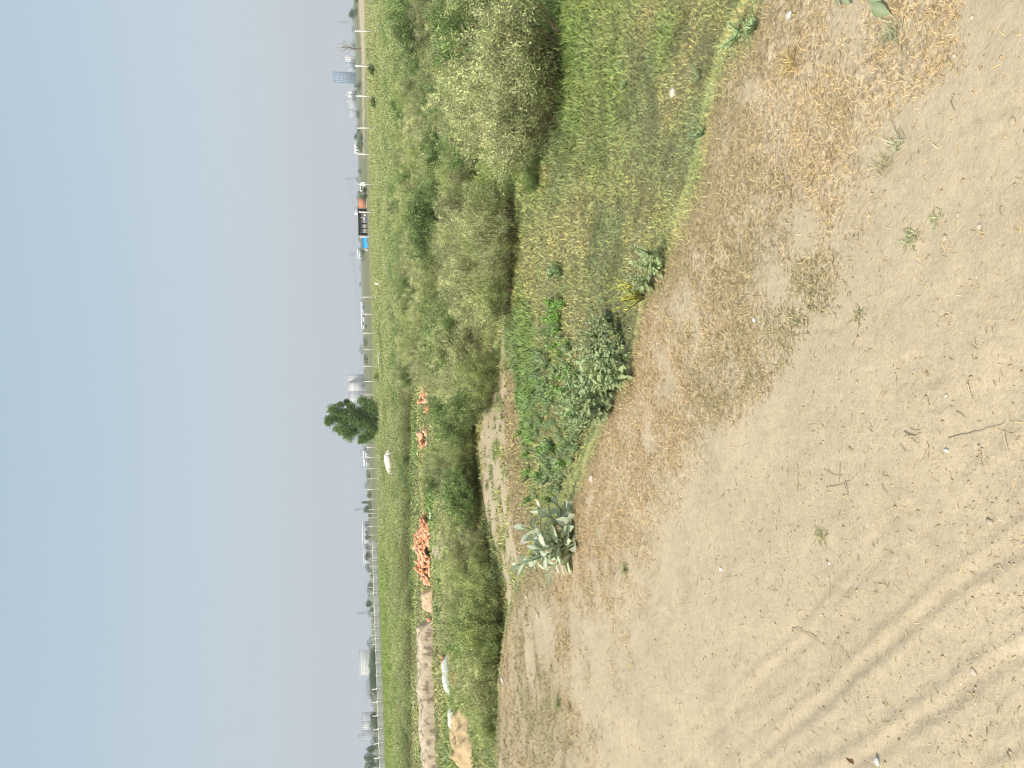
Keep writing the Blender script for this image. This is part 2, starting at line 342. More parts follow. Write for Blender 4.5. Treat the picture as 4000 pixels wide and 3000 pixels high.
farc = farc*(.9+.25*fbm(gx*.05, gy*.02, 3, 88)[:, None])
cg = cg*(1-ff)+farc*ff
cg = cg*(1-.8*brown_[:, None])+BRNC*(.8*brown_[:, None]); cg = cg*(1-sand_[:, None])+SANDC*sand_[:, None]
w = sst(-.28, -.05, gs+.3*(n2_-.5))[:, None]
gc = cb*w+cg*(1-w)
idx = np.arange(nth*nr).reshape(nr, nth)
q = np.stack([idx[:-1, :], np.roll(idx, -1, 1)[:-1, :], np.roll(idx, -1, 1)[1:, :], idx[1:, :]], -1).reshape(-1, 4)[:, ::-1]
onb = gs[q].mean(1) > -1.0
for nm, sel in (('dirt_road', onb), ('field', ~onb)):
    f = q[sel]; u, inv = np.unique(f, return_inverse=True)
    a = Acc(); a.add(np.stack([gx, gy, gz], 1)[u], inv.reshape(-1, 4), gc[u])
    if nm == 'dirt_road':
        a.add([(.0, .0, zat(0, .35))], np.zeros((0, 4), int), SANDC)
        a.add(np.stack([gx, gy, gz], 1)[idx[0]], [tuple(range(nth))[::-1]], SANDC)
    go = a.obj(nm, M_ground, smooth=True); tag(go, kind='structure')
    ga = go.data.attributes.new('Grs', 'FLOAT', 'POINT'); gv_ = np.clip(np.where(gs > 0, bg_, 1-sand_), 0, 1)*np.clip(25/np.hypot(gx, gy), 0, 1)
    gv_ = np.concatenate([gv_[u], np.zeros(len(go.data.vertices)-len(u))]); ga.data.foreach_set('value', gv_.astype(np.float32))

# ------------------------------------------------------------------ grass on the bank and in the field
def polar(n, r0, r1, k, half=38):               # density per m2 ~ r^-k
    u = RNG.random(n); e = 2-k
    r = np.exp(math.log(r0)+u*math.log(r1/r0)) if abs(e) < 1e-6 else (r0**e+u*(r1**e-r0**e))**(1/e)
    t = (RNG.random(n)*2-1)*R(half); return np.sin(t)*r, np.cos(t)*r, r
x, y, r = polar(1300000, 1.2, 13, 1.75)
s_ = sdist(x, y); k = s_ > -.22; x, y, r, s_ = x[k], y[k], r[k], s_[k]
z = height(x, y, s_); X, Y, bgm, sd_, br_, lu, n1, n2 = masks(x, y, z, s_)
clump = fbm(x*11, y*11, 2, 51)
pr = np.clip(bgm**1.3*(.35+1.3*sst(.38, .6, clump)), 0, 1); pr = np.where(s_ < 0, np.maximum(pr, .8), pr)
k = RNG.random(len(x)) < np.maximum(pr*.8, .012); x, y, z, r, X, Y, s_, n1, n2, bgm = [v[k] for v in (x, y, z, r, X, Y, s_, n1, n2, bgm)]
n = len(x); gr = sst(.5, .62, fbm(x*.9+7, y*.9, 3, 61))*.5+.25*(RNG.random(n) < .25)
gr = np.maximum(gr, np.exp(-((X-3150)/230)**2-((Y-1250)/330)**2)*1.0); gr = np.maximum(gr, sst(.05, -.25, s_)*.6)
gr = np.clip(gr+.35*sst(2000, 2700, Y), 0, 1)*(RNG.random(n)*.6+.4)
strw = A([.72, .545, .32])*(1-gr)[:, None]+A([.35, .37, .21])*gr[:, None]
strw = strw*(.4+.9*RNG.random(n))[:, None]
ac = Acc(); Lb = (.013+.027*RNG.random(n)**1.4)*(1+.4*gr)*np.clip(r/3, .8, 2.0)
blades(ac, np.stack([x, y, z-.003], 1), Lb, np.maximum(.0024+.0018*RNG.random(n), r*.00075), RNG.random(n)*6.283, .45+.5*RNG.random(n), strw)
tag(ac.obj('dry_grass', M_dry), 'short dry straw coloured grass matting the dirt bank', 'grass', kind='stuff')

x, y, r = polar(1300000, 2.3, 62, 2.15)
s_ = sdist(x, y); k = s_ < -.10; x, y, r, s_ = x[k], y[k], r[k], s_[k]
z = height(x, y, s_); X, Y, bgm, sd_, br_, lu, n1, n2 = masks(x, y, z, s_)
k = RNG.random(len(x)) < (1-.97*sd_*sst(.68, .52, fbm(x*2.3, y*2.3, 3, 76)))*(1-.1*br_)*(.5+.5*sst(.3, .5, fbm(x*5, y*5, 2, 71)+.2*lu)); x, y, z, r, X, Y, s_, lu, br_, n1 = [v[k] for v in (x, y, z, r, X, Y, s_, lu, br_, n1)]
n = len(x); rnd = RNG.random(n)
t = np.clip(lu*.75+.9*(fbm(x*1.7, y*1.7, 3, 72)-.20)+.6*(rnd-.5), 0, 1)[:, None]
c = A([.56, .53, .28])*(1-t)+A([.30, .43, .15])*t
bl = (sst(.52, .66, fbm(x*.8, y*.8, 3, 73))*.5)[:, None]; c = c*(1-bl)+A([.22, .31, .16])*bl
c = c*(1-br_[:, None]*.8)+A([.60, .47, .28])*(br_[:, None]*.8)
hue = RNG.random(n)[:, None]*.6+.4*fbm(x*6, y*6, 2, 74)[:, None]
c = c*(A([.72, .95, 1.05])*(1-hue)+A([1.32, 1.1, .9])*hue)
dk = sst(.50, .68, fbm(x*4.5, y*4.5, 3, 75))[:, None]*sst(14, 6, r)[:, None]; c = c*(1-.35*dk)
c = c*(.4+1.1*RNG.random(n))[:, None]
Lb = (.035+.055*RNG.random(n))*np.clip(r/8, .75, 2.4)*sst(0, .9, -s_+.35)*(1-.45*br_)*(.8+.5*lu)
ac = Acc(); blades(ac, np.stack([x, y, z-.005], 1), Lb, np.maximum(.0055, r*.0013)*(.7+.6*RNG.random(n)), RNG.random(n)*6.283, .25+.75*RNG.random(n), c)
tag(ac.obj('green_grass', M_grass), 'green and yellowing grass covering the low field', 'grass', kind='stuff')

# debris on the dirt: clods, chaff, dry leaf crumbs
x, y, r = polar(13000, 1.2, 9, 1.6); s_ = sdist(x, y); z = height(x, y, s_); cl = fbm(x*1.6, y*1.6, 3, 91)
k = (s_ > .1) & (RNG.random(len(x)) < .07+sst(.52, .70, cl+.12*sst(2200, 2900, proj(x, y, z)[1]))); x, y, z, r = x[k], y[k], z[k], r[k]; n = len(x)
c = np.where((RNG.random(n) < .55)[:, None], A([.36, .31, .19]), A([.60, .51, .35]))*(.6+.7*RNG.random(n))[:, None]
ac = Acc(); D = RNG.normal(size=(n, 3))*A([1, 1, .15]); leaves(ac, np.stack([x, y, z+.003], 1), D, .004+.010*RNG.random(n)**2, .002+.002*RNG.random(n), c)
x, y, r = polar(3500, 1.2, 8, 1.4); s_ = sdist(x, y); k = s_ > .2; x, y, s_ = x[k], y[k], s_[k]; z = height(x, y, s_)
ico = A([(0, 0, 1), (.9, 0, .45), (.28, .85, .45), (-.72, .53, .45), (-.72, -.53, .45), (.28, -.85, .45), (0, 0, -.6)])
icf = [(0, 1, 2), (0, 2, 3), (0, 3, 4), (0, 4, 5), (0, 5, 1), (6, 2, 1), (6, 3, 2), (6, 4, 3), (6, 5, 4), (6, 1, 5)]
n = len(x); sz = .002+.005*RNG.random(n)**4
V = ico[None]*sz[:, None, None]*(.7+.6*RNG.random((n, 7, 3)))+np.stack([x, y, z], 1)[:, None]
ac.add(V, ((np.arange(n)*7)[:, None, None]+np.array(icf)[None]).reshape(-1, 3), np.repeat((SANDC*.92*(.8+.3*RNG.random((n, 1))))[:, None], 7, 1))
tag(ac.obj('ground_litter', M_dry), 'chaff, leaf crumbs and small clods scattered on the dirt road', 'litter', kind='stuff')

# ------------------------------------------------------------------ shrubs
def bush_mesh(seed, nl=7000, hgt=1.0, rad=.75, pale=(.40, .41, .21), deep=(.13, .165, .06), leafL=.037, tall=False):
    g = np.random.default_rng(seed); ac = Acc(); st = Acc(); ns = 24; tips = []
    for i in range(ns):
        a = g.random()*6.283; q_ = g.random()**.6; top = A([math.cos(a)*rad*q_, math.sin(a)*rad*q_, hgt*(1.02-.55*q_**2)*(.75+.35*g.random())])
        b = A([top[0]*.25, top[1]*.25, 0]); mid = (b+top)/2+g.normal(size=3)*.05; mid[2] = max(mid[2], .1)
        st.tube([b, mid, top], [.012, .008, .003], 4, (.26, .2, .12)); tips.append((b, mid, top))
        for j in range(4):
            t0 = .35+.6*g.random(); p0 = b*(1-t0)+top*t0+(mid-(b+top)/2)*4*t0*(1-t0)*.5; e = p0+g.normal(size=3)*A([.2, .2, .1])+A([0, 0, .14]); tips.append((p0, (p0+e)/2, e))
    T = np.array(tips); pick = g.integers(0, len(T), nl); u = g.random(nl)**.65
    a_, m_, b_ = T[pick, 0], T[pick, 1], T[pick, 2]
    P = (1-u)[:, None]**2*a_+2*((1-u)*u)[:, None]*m_+(u**2)[:, None]*b_+g.normal(size=(nl, 3))*(.022+.035*g.random((nl, 1)))
    P[:, 2] = np.maximum(P[:, 2], .02); D = unit(b_-a_)*.7+g.normal(size=(nl, 3))*.6+A([0, 0, .35])
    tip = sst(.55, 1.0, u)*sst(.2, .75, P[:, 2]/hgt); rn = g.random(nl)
    c = A(deep)*(1-tip)[:, None]+A(pale)*tip[:, None]; br = (rn < .10*(1-tip)); c[br] = A([.34, .27, .15])  # flowering tips paler; inner leaves coloured darker to add shade inside the bush
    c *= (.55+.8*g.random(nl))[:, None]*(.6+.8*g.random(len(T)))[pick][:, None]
    leaves(ac, P, D, leafL*(.6+.8*g.random(nl)), leafL*.32*(.7+.6*g.random(nl)), c)
    return ac.mesh('foliage', M_leaf), st.mesh('stem', M_twig)
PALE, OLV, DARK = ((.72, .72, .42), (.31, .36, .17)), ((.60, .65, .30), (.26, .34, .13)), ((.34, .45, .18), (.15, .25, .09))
BUSH = {}
for i in range(5): BUSH['pale', i] = bush_mesh(100+i, 9500, 1.0, .72+.05*i, *PALE)
for i in range(3): BUSH['olive', i] = bush_mesh(200+i, 8500, .95, .7, *OLV)
for i in range(3): BUSH['dark', i] = bush_mesh(300+i, 7500, 1.0, .75, *DARK, leafL=.055)
# (photo X of the foot, photo Y, height m, kind, label or None)
B = [(2172, 190, 1.0, 'pale', 'rounded pale bush at the right end of the near clump, foot in bright green grass'), (2180, 300, 1.05, 'pale', 'large pale bush bulging forward over bright green grass, right of the clump'),
     (2176, 400, 1.0, 'pale', 'large pale bush beside the bulging bush, dark and twiggy at its foot'), (2150, 480, .9, 'pale', 'pale bush at the left end of the near clump with bare brown twigs below'),
     (2100, 130, .9, 'olive', None), (2095, 260, 1.0, 'pale', None), (2090, 370, 1.0, 'pale', None), (2060, 470, .9, 'pale', None), (2030, 540, .8, 'pale', None),
     (1965, 20, 1.0, 'olive', 'olive bush with a dark underside at the far right edge of the near scrub'), (1968, 110, 1.1, 'dark', None), (1968, 200, 1.05, 'pale', None), (1950, 300, 1.0, 'pale', None), (1960, 400, 1.0, 'pale', None), (1940, 500, .9, 'pale', None),
     (1690, 60, 1.2, 'dark', 'dark green bush standing in paler scrub right of the fence posts'), (1695, 120, 1.25, 'dark', 'taller dark green bush in paler scrub right of the fence posts'),
     (2110, 665, .28, 'dark', 'low dark green clump of leaves alone in the open grass'), (2105, 715, .26, 'dark', None),
     (1870, 600, .75, 'pale', None), (1860, 690, .75, 'olive', None), (1775, 600, .9, 'dark', None), (1780, 690, .8, 'olive', None),
     (2005, 820, .75, 'olive', None), (2012, 900, .8, 'pale', 'grey green bush with tangled bare twigs fronting the middle grass'), (2008, 980, .75, 'pale', None), (2000, 1060, .7, 'pale', None), (2000, 1130, .75, 'olive', 'olive bush with brown stalks at its foot in the middle of the grass edge'), (1995, 1200, .7, 'pale', None),
     (1930, 860, .8, 'pale', None), (1920, 960, .8, 'pale', None), (1915, 1060, .7, 'pale', None), (1920, 1150, .8, 'pale', None),
     (1760, 800, 1.1, 'dark', None), (1765, 870, 1.2, 'dark', None), (1770, 940, 1.1, 'dark', None), (1780, 1030, .9, 'olive', None),
     (1850, 1210, .85, 'dark', None), (1850, 1290, 1.0, 'pale', None), (1845, 1370, 1.0, 'dark', 'dark based bush above the small bare sand patch'), (1850, 1330, 1.0, 'pale', None), (1835, 1420, .9, 'pale', None),
     (1938, 1430, .7, 'olive', None), (1935, 1500, .8, 'olive', None), (1915, 1560, .8, 'dark', None), (1890, 1480, .8, 'pale', None),
     (1862, 1620, .75, 'olive', None), (1858, 1690, .8, 'dark', 'dark bush with yellow stalks at its foot, above the widest part of the sandy path'), (1862, 1760, .75, 'olive', None), (1866, 1830, .75, 'olive', None), (1872, 1900, .8, 'dark', None), (1876, 1960, .8, 'dark', 'darkest of the bushes lining the sandy path'), (1878, 2040, .7, 'pale', None),
     (1905, 2120, .55, 'pale', None), (1915, 2200, .55, 'olive', None), (1870, 2130, .8, 'pale', None), (1865, 2220, .8, 'olive', None),
     (1950, 2330, .9, 'olive', 'right end bush of the dark mass against the road bank, throwing a deep shadow'), (1958, 2420, 1.0, 'olive', 'broad bush hugging the road bank on the left'), (1962, 2500, 1.0, 'olive', None), (1962, 2580, .9, 'pale', None), (1962, 2660, .9, 'pale', None), (1955, 2740, .8, 'olive', None), (1950, 2820, .65, 'olive', None),
     (1890, 2370, .9, 'pale', None), (1890, 2460, .95, 'pale', None), (1885, 2550, .9, 'pale', None), (1880, 2640, .85, 'pale', None), (1880, 2720, .7, 'olive', None),
     (1742, 2480, .3, 'pale', None), (1800, 2350, .45, 'pale', None), (1790, 2250, .4, 'olive', None)]
def open_px(X, Y):                              # clearings inside the scrub belt, in photo coordinates
    C = [((1880, 530), (1990, 790)), ((1785, 480), (1850, 560)), ((1920, 1090), (2000, 1500)), ((1735, 765), (1795, 915)), ((1840, 1280), (1895, 1440)),
         ((1608, 1480), (1775, 1800)), ((1612, 1780), (1730, 2040)), ((1590, 2020), (1815, 2320)), ((1610, 2270), (1870, 3100)), ((1885, 1480), (2000, 2350)), ((1840, 2860), (2000, 3200)), ((1860, 2860), (2000, 3100))]
    for (a, c), (b, d) in C:
        if a <= X <= b and c <= Y <= d: return True
    if Y > 2750 and X > 1745: return True
    return False
front = [(-400, 1965), (80, 1965), (120, 2170), (480, 2165), (560, 2000), (570, 1870), (760, 1870), (800, 2005), (1210, 1995), (1250, 1860), (1420, 1850), (1440, 1940), (1580, 1905), (1600, 1860), (1900, 1868), (2060, 1880), (2100, 1910), (2280, 1925), (2300, 1955), (2750, 1960), (2800, 1850), (3400, 1850)]
fY, fX = [a for a, b in front], [b for a, b in front]
cand = []
d = 11.0
while d < 66:
    stp = .80+.024*d; nlat = int(1.25*d/stp)
    for i in range(-nlat//2-1, nlat//2+2):
        xx = i*stp+random.uniform(-.4, .4)*stp; yy = d+random.uniform(-.4, .4)*stp; zz = ZF
        X, Y = proj(xx, yy, zz); X = float(X); Y = float(Y)
        if -150 < Y < 3150 and X < np.interp(Y, fY, fX)-12 and X > 1505 and not open_px(X, Y):
            kd = 'pale' if random.random() < .62 else ('olive' if random.random() < .6 else 'dark')
            if X < 1640: kd = random.choice(['olive', 'olive', 'pale', 'dark'])
            cand.append((math.hypot(xx, yy), xx, yy, random.uniform(.62, .98)*(1 if d < 40 else .95), kd))
    d += stp
cand.sort(); NEAR = 296-len(B)
GEN = {'pale': 'pale tipped bush crowded among others in the scrub belt', 'olive': 'olive green bush crowded among others in the scrub belt', 'dark': 'darker green bush crowded among others in the scrub belt'}
MARK = [(60, 'the right picture edge'), (190, 'the bare whitish tree'), (305, 'the glass tower'), (405, 'the white blocks'), (535, 'the square topped dark tree'), (668, 'the small dark tree'), (735, 'the white van'), (795, 'the brick shed'), (870, 'the grey shed'), (945, 'the blue hut'), (1060, 'the frame building'), (1160, 'the post of the frame building'), (1230, 'the long low white roof'), (1300, 'the conical hazy tree'), (1390, 'the gap before the apartment block'), (1500, 'the big apartment block'), (1570, 'the right side of the lone tree'), (1640, 'the lone tree trunk'), (1720, 'the left side of the lone tree'), (1780, 'the cow rump'), (1840, 'the cow head'), (1935, 'the broad dark tree'), (2010, 'the twin topped tree'), (2096, 'the round dark tree'), (2172, 'the highest part of the brick pile'), (2260, 'the left end of the brick pile'), (2360, 'the tall loose tree'), (2450, 'the right end of the rubble wall'), (2585, 'the cream block'), (2710, 'the long low lilac block'), (2830, 'the cream tower'), (2950, 'the left picture edge')]
def where(x, y):
    X, Y = proj(x, y, ZF); Y = float(Y); d_ = math.hypot(x, y); row = ['nearest row', 'second row', 'third row', 'fourth row', 'middle rows', 'far rows', 'last rows'][int(np.digitize(d_, [11, 13.5, 16.5, 20, 27, 40]))]
    return '%s of scrub, below %s' % (row, min(MARK, key=lambda m_: abs(m_[0]-Y))[1])
KN = {'pale': 'pale tipped bush', 'olive': 'olive bush', 'dark': 'dark green bush'}
def put_bush(x, y, h, kd, label):
    fol, stm = BUSH[kd, random.randrange(5 if kd == 'pale' else 3)]
    e = empty('shrub', (x, y, zat(x, y)-.02), random.random()*6.28); w_ = h*random.uniform(.95, 1.2); e.scale = (w_, w_, h)
    tag(e, label or KN[kd]+', '+where(x, y), 'bush', 'bushes of the scrub belt between the grass and the fence')
    link('foliage', fol, e); link('stem', stm, e)
for (X, Y, h, kd, lab) in B:
    p = gp(X, Y) if X > 1990 and Y > 2200 else hit(X, Y, ZF); put_bush(p[0], p[1], h, kd, lab)
for (r_, xx, yy, h, kd) in cand[:NEAR]: put_bush(xx, yy, h, kd, None)
for (Y, dd, h) in [(1765, 52, .95), (1785, 51.5, .9), (1805, 52, .92), (1825, 51.5, .9), (1845, 52, .85), (1862, 52, .8), (1795, 49, .8), (1835, 49, .8)]:
    p = far(Y, dd); put_bush(p[0], p[1], h, random.choice(['pale', 'olive']), 'olive bush in front of the cow hiding its legs')
# farther scrub: too many to count, one object
rest = cand[NEAR:]; print('bushes', len(B), len(cand), 'rest', len(rest))
ac = Acc(); g = RNG
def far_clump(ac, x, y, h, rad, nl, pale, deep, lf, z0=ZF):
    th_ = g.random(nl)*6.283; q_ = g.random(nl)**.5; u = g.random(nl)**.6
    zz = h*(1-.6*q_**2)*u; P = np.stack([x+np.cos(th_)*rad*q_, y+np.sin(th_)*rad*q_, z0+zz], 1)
    t = sst(.45, 1, u)[:, None]; c = (A(deep)*(1-t)+A(pale)*t)*(.7+.6*g.random(nl))[:, None]  # lower leaves coloured darker to paint in the shade inside the clump
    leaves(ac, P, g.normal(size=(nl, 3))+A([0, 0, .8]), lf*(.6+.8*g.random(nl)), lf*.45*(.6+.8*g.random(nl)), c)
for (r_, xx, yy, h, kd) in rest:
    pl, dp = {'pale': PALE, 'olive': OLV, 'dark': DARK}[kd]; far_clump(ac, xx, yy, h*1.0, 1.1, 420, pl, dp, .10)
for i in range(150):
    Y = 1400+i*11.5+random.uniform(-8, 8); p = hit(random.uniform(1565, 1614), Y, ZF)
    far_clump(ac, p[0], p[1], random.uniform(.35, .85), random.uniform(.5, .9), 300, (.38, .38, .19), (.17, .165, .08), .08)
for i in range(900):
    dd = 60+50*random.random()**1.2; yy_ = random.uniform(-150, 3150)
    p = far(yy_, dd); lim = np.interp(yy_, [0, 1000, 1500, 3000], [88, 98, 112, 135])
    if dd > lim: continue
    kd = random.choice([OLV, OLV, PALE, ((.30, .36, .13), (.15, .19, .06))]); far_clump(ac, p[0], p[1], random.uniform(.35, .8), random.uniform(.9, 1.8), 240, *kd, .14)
tag(ac.obj('far_scrub', M_leaf), 'far olive scrub merging into one mass before the fence', 'scrub', kind='stuff')
# tall bright grass: strip before the far wall and scattered along the fence
n = 150000; dd = 62+95*RNG.random(n)**.9; yy_ = RNG.uniform(-200, 3200, n); ang = np.arctan2(1500-yy_, FPX)
x = np.sin(ang)*dd; y = np.cos(ang)*dd; nn = fbm(x*.12, y*.12, 3, 99)
k = (RNG.random(n) < sst(.38, .55, nn+.25*sst(1900, 2400, yy_)*sst(90, 120, dd))); x, y, dd, yy_ = x[k], y[k], dd[k], yy_[k]; n = len(x)
t = np.clip(sst(1900, 2300, yy_)*.8+.6*RNG.random(n)-.1, 0, 1)[:, None]; c = (A([.42, .44, .22])*(1-t)+A([.28, .38, .10])*t)*(.7+.5*RNG.random((n, 1)))
ac = Acc(); blades(ac, np.stack([x, y, np.full(n, ZF)], 1), (.30+.35*RNG.random(n))*(1+.5*t[:, 0]), .05+.05*RNG.random(n), RNG.random(n)*6.283, .1+.4*RNG.random(n), c)
tag(ac.obj('tall_grass', M_grass), 'tall light green grass between the scrub and the fence', 'grass', kind='stuff')

# ------------------------------------------------------------------ leafy plants near the bank
def plant_mesh(seed, h, nst, nlf, L, Wd, col, bend=.35, spread=.5, rib=None, up=.4, broad=.4):
    g = np.random.default_rng(seed); lf = Acc(); st = Acc()
    for i in range(nst):
        a = g.random()*6.283; sp = spread*h*(.2+.8*g.random()); hh = h*(.65+.4*g.random())
        top = A([math.cos(a)*sp, math.sin(a)*sp, hh]); mid = A([top[0]*.35, top[1]*.35, hh*.5]); b = A([0, 0, 0])
        pts = [(1-t)**2*b+2*t*(1-t)*mid+t*t*top for t in np.linspace(0, 1, 6)]
        st.tube(pts, np.linspace(.006, .002, 6), 5, (.2, .24, .1)); n = nlf
        t = np.linspace(.22, 1, n); P = (1-t)[:, None]**2*b+2*(t*(1-t))[:, None]*mid+(t*t)[:, None]*top
        az = np.arange(n)*2.4+g.random()*6; D = np.stack([np.cos(az), np.sin(az), up+.9*(t**3)+.2*g.normal(size=n)], 1)
        c = A(col)*(.75+.5*g.random())
        bigleaf(lf, P, D, np.tile(A([0, 0, 1.]), (n, 1))+g.normal(size=(n, 3))*.25, L*(1.1-.5*t)*(.8+.4*g.random(n)), Wd*(1.1-.5*t), c, bend+.2*g.random(n), .3, rib=None if rib is None else A(rib), broad=broad)
    return lf.mesh('leaf_cluster', M_big, True), st.mesh('stem', M_twig)
def put_plant(name, me, X, Y, sc, label, cat, group, loc=None):
    p = gp(X, Y) if loc is None else loc; e = empty(name, (p[0], p[1], p[2]-.01), random.random()*6.28); e.scale = (sc, sc, sc); tag(e, label, cat, group)
    link('leaf_cluster', me[0], e); link('stem', me[1], e); return e
PIG = [plant_mesh(400+i, .34, 5, 13, .085, .042, (.33, .42, .17), .35, .55, (.42, .48, .26)) for i in range(3)]
GREY = [plant_mesh(420+i, .17, 6, 14, .05, .020, (.34, .45, .22), .15, .9, None, .9) for i in range(3)]
BRT = [plant_mesh(440+i, .15, 5, 10, .05, .035, (.26, .42, .10), .3, .6) for i in range(2)]
YEL = plant_mesh(460, .26, 13, 15, .06, .010, (.50, .46, .08), .1, .75, None, 1.2)
put_plant('yellow_weed', YEL, 2525, 1160, .85, 'bright yellow feathery weed on the grass edge of the bank', 'weed', None)
pg = [(2395, 1250), (2430, 1290), (2380, 1320), (2440, 1350), (2350, 1370), (2400, 1390), (2460, 1400), (2330, 1420), (2380, 1450), (2440, 1460), (2300, 1480), (2350, 1500), (2410, 1520), (2470, 1470), (2320, 1550), (2370, 1580), (2280, 1560), (2330, 1630), (2400, 1600), (2290, 1660), (2600, 1060), (2585, 1000), (2560, 1110)]
for i, (X, Y) in enumerate(pg):
    lab = 'broad leaved weed in the clump below the bank'
    if i == 0: lab = 'broad leaved weed at the right end of the dense leafy clump'
    if i == 2: lab = 'leafy weed standing farthest right and deepest in the leafy clump'
    if i >= 20: lab = ['straggly grey leaved weed just right of the bright yellow weed', 'straggly weed farthest right of the yellow weed', 'straggly grey leaved weed nearest the bank beside the yellow weed'][i-20]
    put_plant('leafy_weed', PIG[i % 3], X, Y, random.uniform(.8, 1.15) if i < 20 else .6, lab+('' if i in (0, 2) or i >= 20 else ', %s' % ['right side upper', 'right side near the bank', 'far side', 'middle', 'middle near the bank', 'left of middle, far side', 'left of middle', 'left of middle near the bank', 'left side, far', 'left side', 'left side near the bank'][i % 11]), 'weed', 'broad leaved weeds below the bank')
k_ = 0
while k_ < 150:
    Y = random.uniform(1270, 1960); lo = np.interp(Y, [1270, 1500, 1700, 1960], [2130, 2080, 2030, 2060]); hi = np.interp(Y, [1270, 1450, 1700, 1960], [2215, 2260, 2290, 2190]); X = random.uniform(lo, hi)
    if (X-2170)**2/90**2+(Y-1640)**2/300**2 > 1 and random.random() < .35: continue
    if random.random() < .25: put_plant('broadleaf_weed', BRT[k_ % 2], X, Y, random.uniform(.7, 1.3), '%s bright broad leaved weed %s of the herb patch, %s' % (['small', 'low', 'rounded'][k_ % 3], ['at the right end', 'right of the middle', 'in the middle', 'left of the middle', 'at the left end'][min(4, int((Y-1270)/138))], 'path side' if X < 2130 else ('centre' if X < 2200 else 'bank side')), 'weed', 'small bright weeds in the herb patch')
    else: put_plant('herb_plant', GREY[k_ % 3], X, Y, random.uniform(.6, 1.1), '%s grey green herb %s of the leafy patch, %s' % (['upright', 'spreading', 'tufted'][k_ % 3], ['at the right end', 'right of the middle', 'in the middle', 'left of the middle', 'at the left end'][min(4, int((Y-1270)/138))], 'near the sandy path' if X < 2130 else ('halfway to the bank' if X < 2200 else 'on the bank side')), 'weed', 'grey green herbs of the leafy patch')
    k_ += 1
for i, (X, Y) in enumerate([(2180, 1040), (2195, 1055), (2200, 1075), (2175, 1062)]): put_plant('herb_plant', GREY[i % 3], X, Y, 1.0, 'grey herb tuft standing alone in open grass', 'weed', 'lone grey herb tufts in the grass')
for i in range(14): put_plant('broadleaf_weed', BRT[i % 2], random.uniform(2150, 2210), random.uniform(1180, 1290), random.uniform(.8, 1.2), 'bright green broad leaved weed right of the herb patch', 'weed', 'bright weeds at the right end of the herb patch')
for i, (X, Y) in enumerate([(2370, 1175), (2375, 1240), (2760, 520), (2740, 300), (2960, 100), (2440, 265), (2900, 130), (2450, 330)]): put_plant('herb_plant', GREY[i % 3], X, Y, .55, ['grey herb tuft in the grass left of the yellow weed', 'second grey herb tuft left of the yellow weed', 'tiny herb tuft on the straight right part of the bank edge', 'herb tuft in the grass near the right bank edge', 'herb tuft by the whitish angular stone', 'lone herb tuft high in the right grass', 'herb tuft just right of the whitish stone edge', 'lone herb tuft left of the other in the right grass'][i], 'weed', 'scattered grey herb tufts')

# big waxy milkweed shrub
base = gp(2238, 2125); base[2] -= .05
root = empty('milkweed_shrub', base); tag(root, 'big waxy milkweed shrub with pale grey green paddle leaves on the bank edge', 'shrub')
dep = np.linalg.norm((base-CAM)[:2])
def at_depth(X, Y, dd):
    r_ = ray(X, Y); return CAM+r_*(dd/math.hypot(r_[0], r_[1]))
g = np.random.default_rng(5); lf = Acc(); young = Acc()
stems = [((2150, 2080), 0, 6), ((2140, 2175), .08, 5), ((2085, 1995), 0.1, 7), ((2145, 1968), .12, 6), ((2022, 2062), -.05, 8), ((2045, 2110), .12, 7), ((1985, 2212), 0, 8), ((2070, 2155), -.12, 6), ((2195, 1990), -.1, 5), ((2110, 2238), .15, 5)]
for (tp, dz, npair) in stems:
    b0 = A([g.normal()*.03, g.normal()*.03, 0]); top = at_depth(tp[0]+25, tp[1], dep+dz)-base
    mid = b0*.5+top*.5+A([0, 0, -.06])+A([0, .0, 0]); ts = np.linspace(0, 1, 9)
    pts = np.array([(1-t)**2*b0+2*t*(1-t)*mid+t*t*top for t in ts])
    Acc().tube(pts, np.linspace(.012, .006, 9), 7, (.30, .36, .22)).obj('stem', M_twig, root, smooth=True)
    ax = unit(top-b0); o1 = unit(np.cross(ax, A([.3, 1, .2]))); o2 = np.cross(ax, o1)
    for j in range(npair):
        t = .22+.78*(j+.5)/npair; p = (1-t)**2*b0+2*t*(1-t)*mid+t*t*top; an = (j % 2)*1.57+g.normal()*.25
        for sg in (0, math.pi):
            d1 = o1*math.cos(an+sg)+o2*math.sin(an+sg); D = d1+ax*(.35+.9*t**4)+A([0, 0, .15])+g.normal(size=3)*.35
            L = (.125+.045*math.sin(math.pi*min(t, .9)))*(1-.3*max(0, t-.85)/.15); c = A([.49, .55, .34]) if t > .6 else A([.38, .44, .22])
            if g.random() < .25: c = A([.58, .55, .42])
            if g.random() < .2: c = A([.16, .2, .09])
            if t < .35 and g.random() < .4: c = A([.42, .38, .12])
            Nn = ax+A([0, 0, .4])+g.normal(size=3)*.5
            bigleaf(lf, [p], [D], [Nn], L*(.8+.4*g.random()), L*.48, c*(.85+.3*g.random()), .12+.25*g.random(), .18, rib=A([.55, .6, .46]), broad=.6)
    young = Acc()
    for j in range(3):
        D = ax+g.normal(size=3)*.25; bigleaf(young, [top], [D], [o1], .035, .02, A([.5, .56, .42]), .1, .4)
    young.obj('leaf_bud', M_big, root, smooth=True)
lf.obj('leaf_cluster', M_big, root, smooth=True)

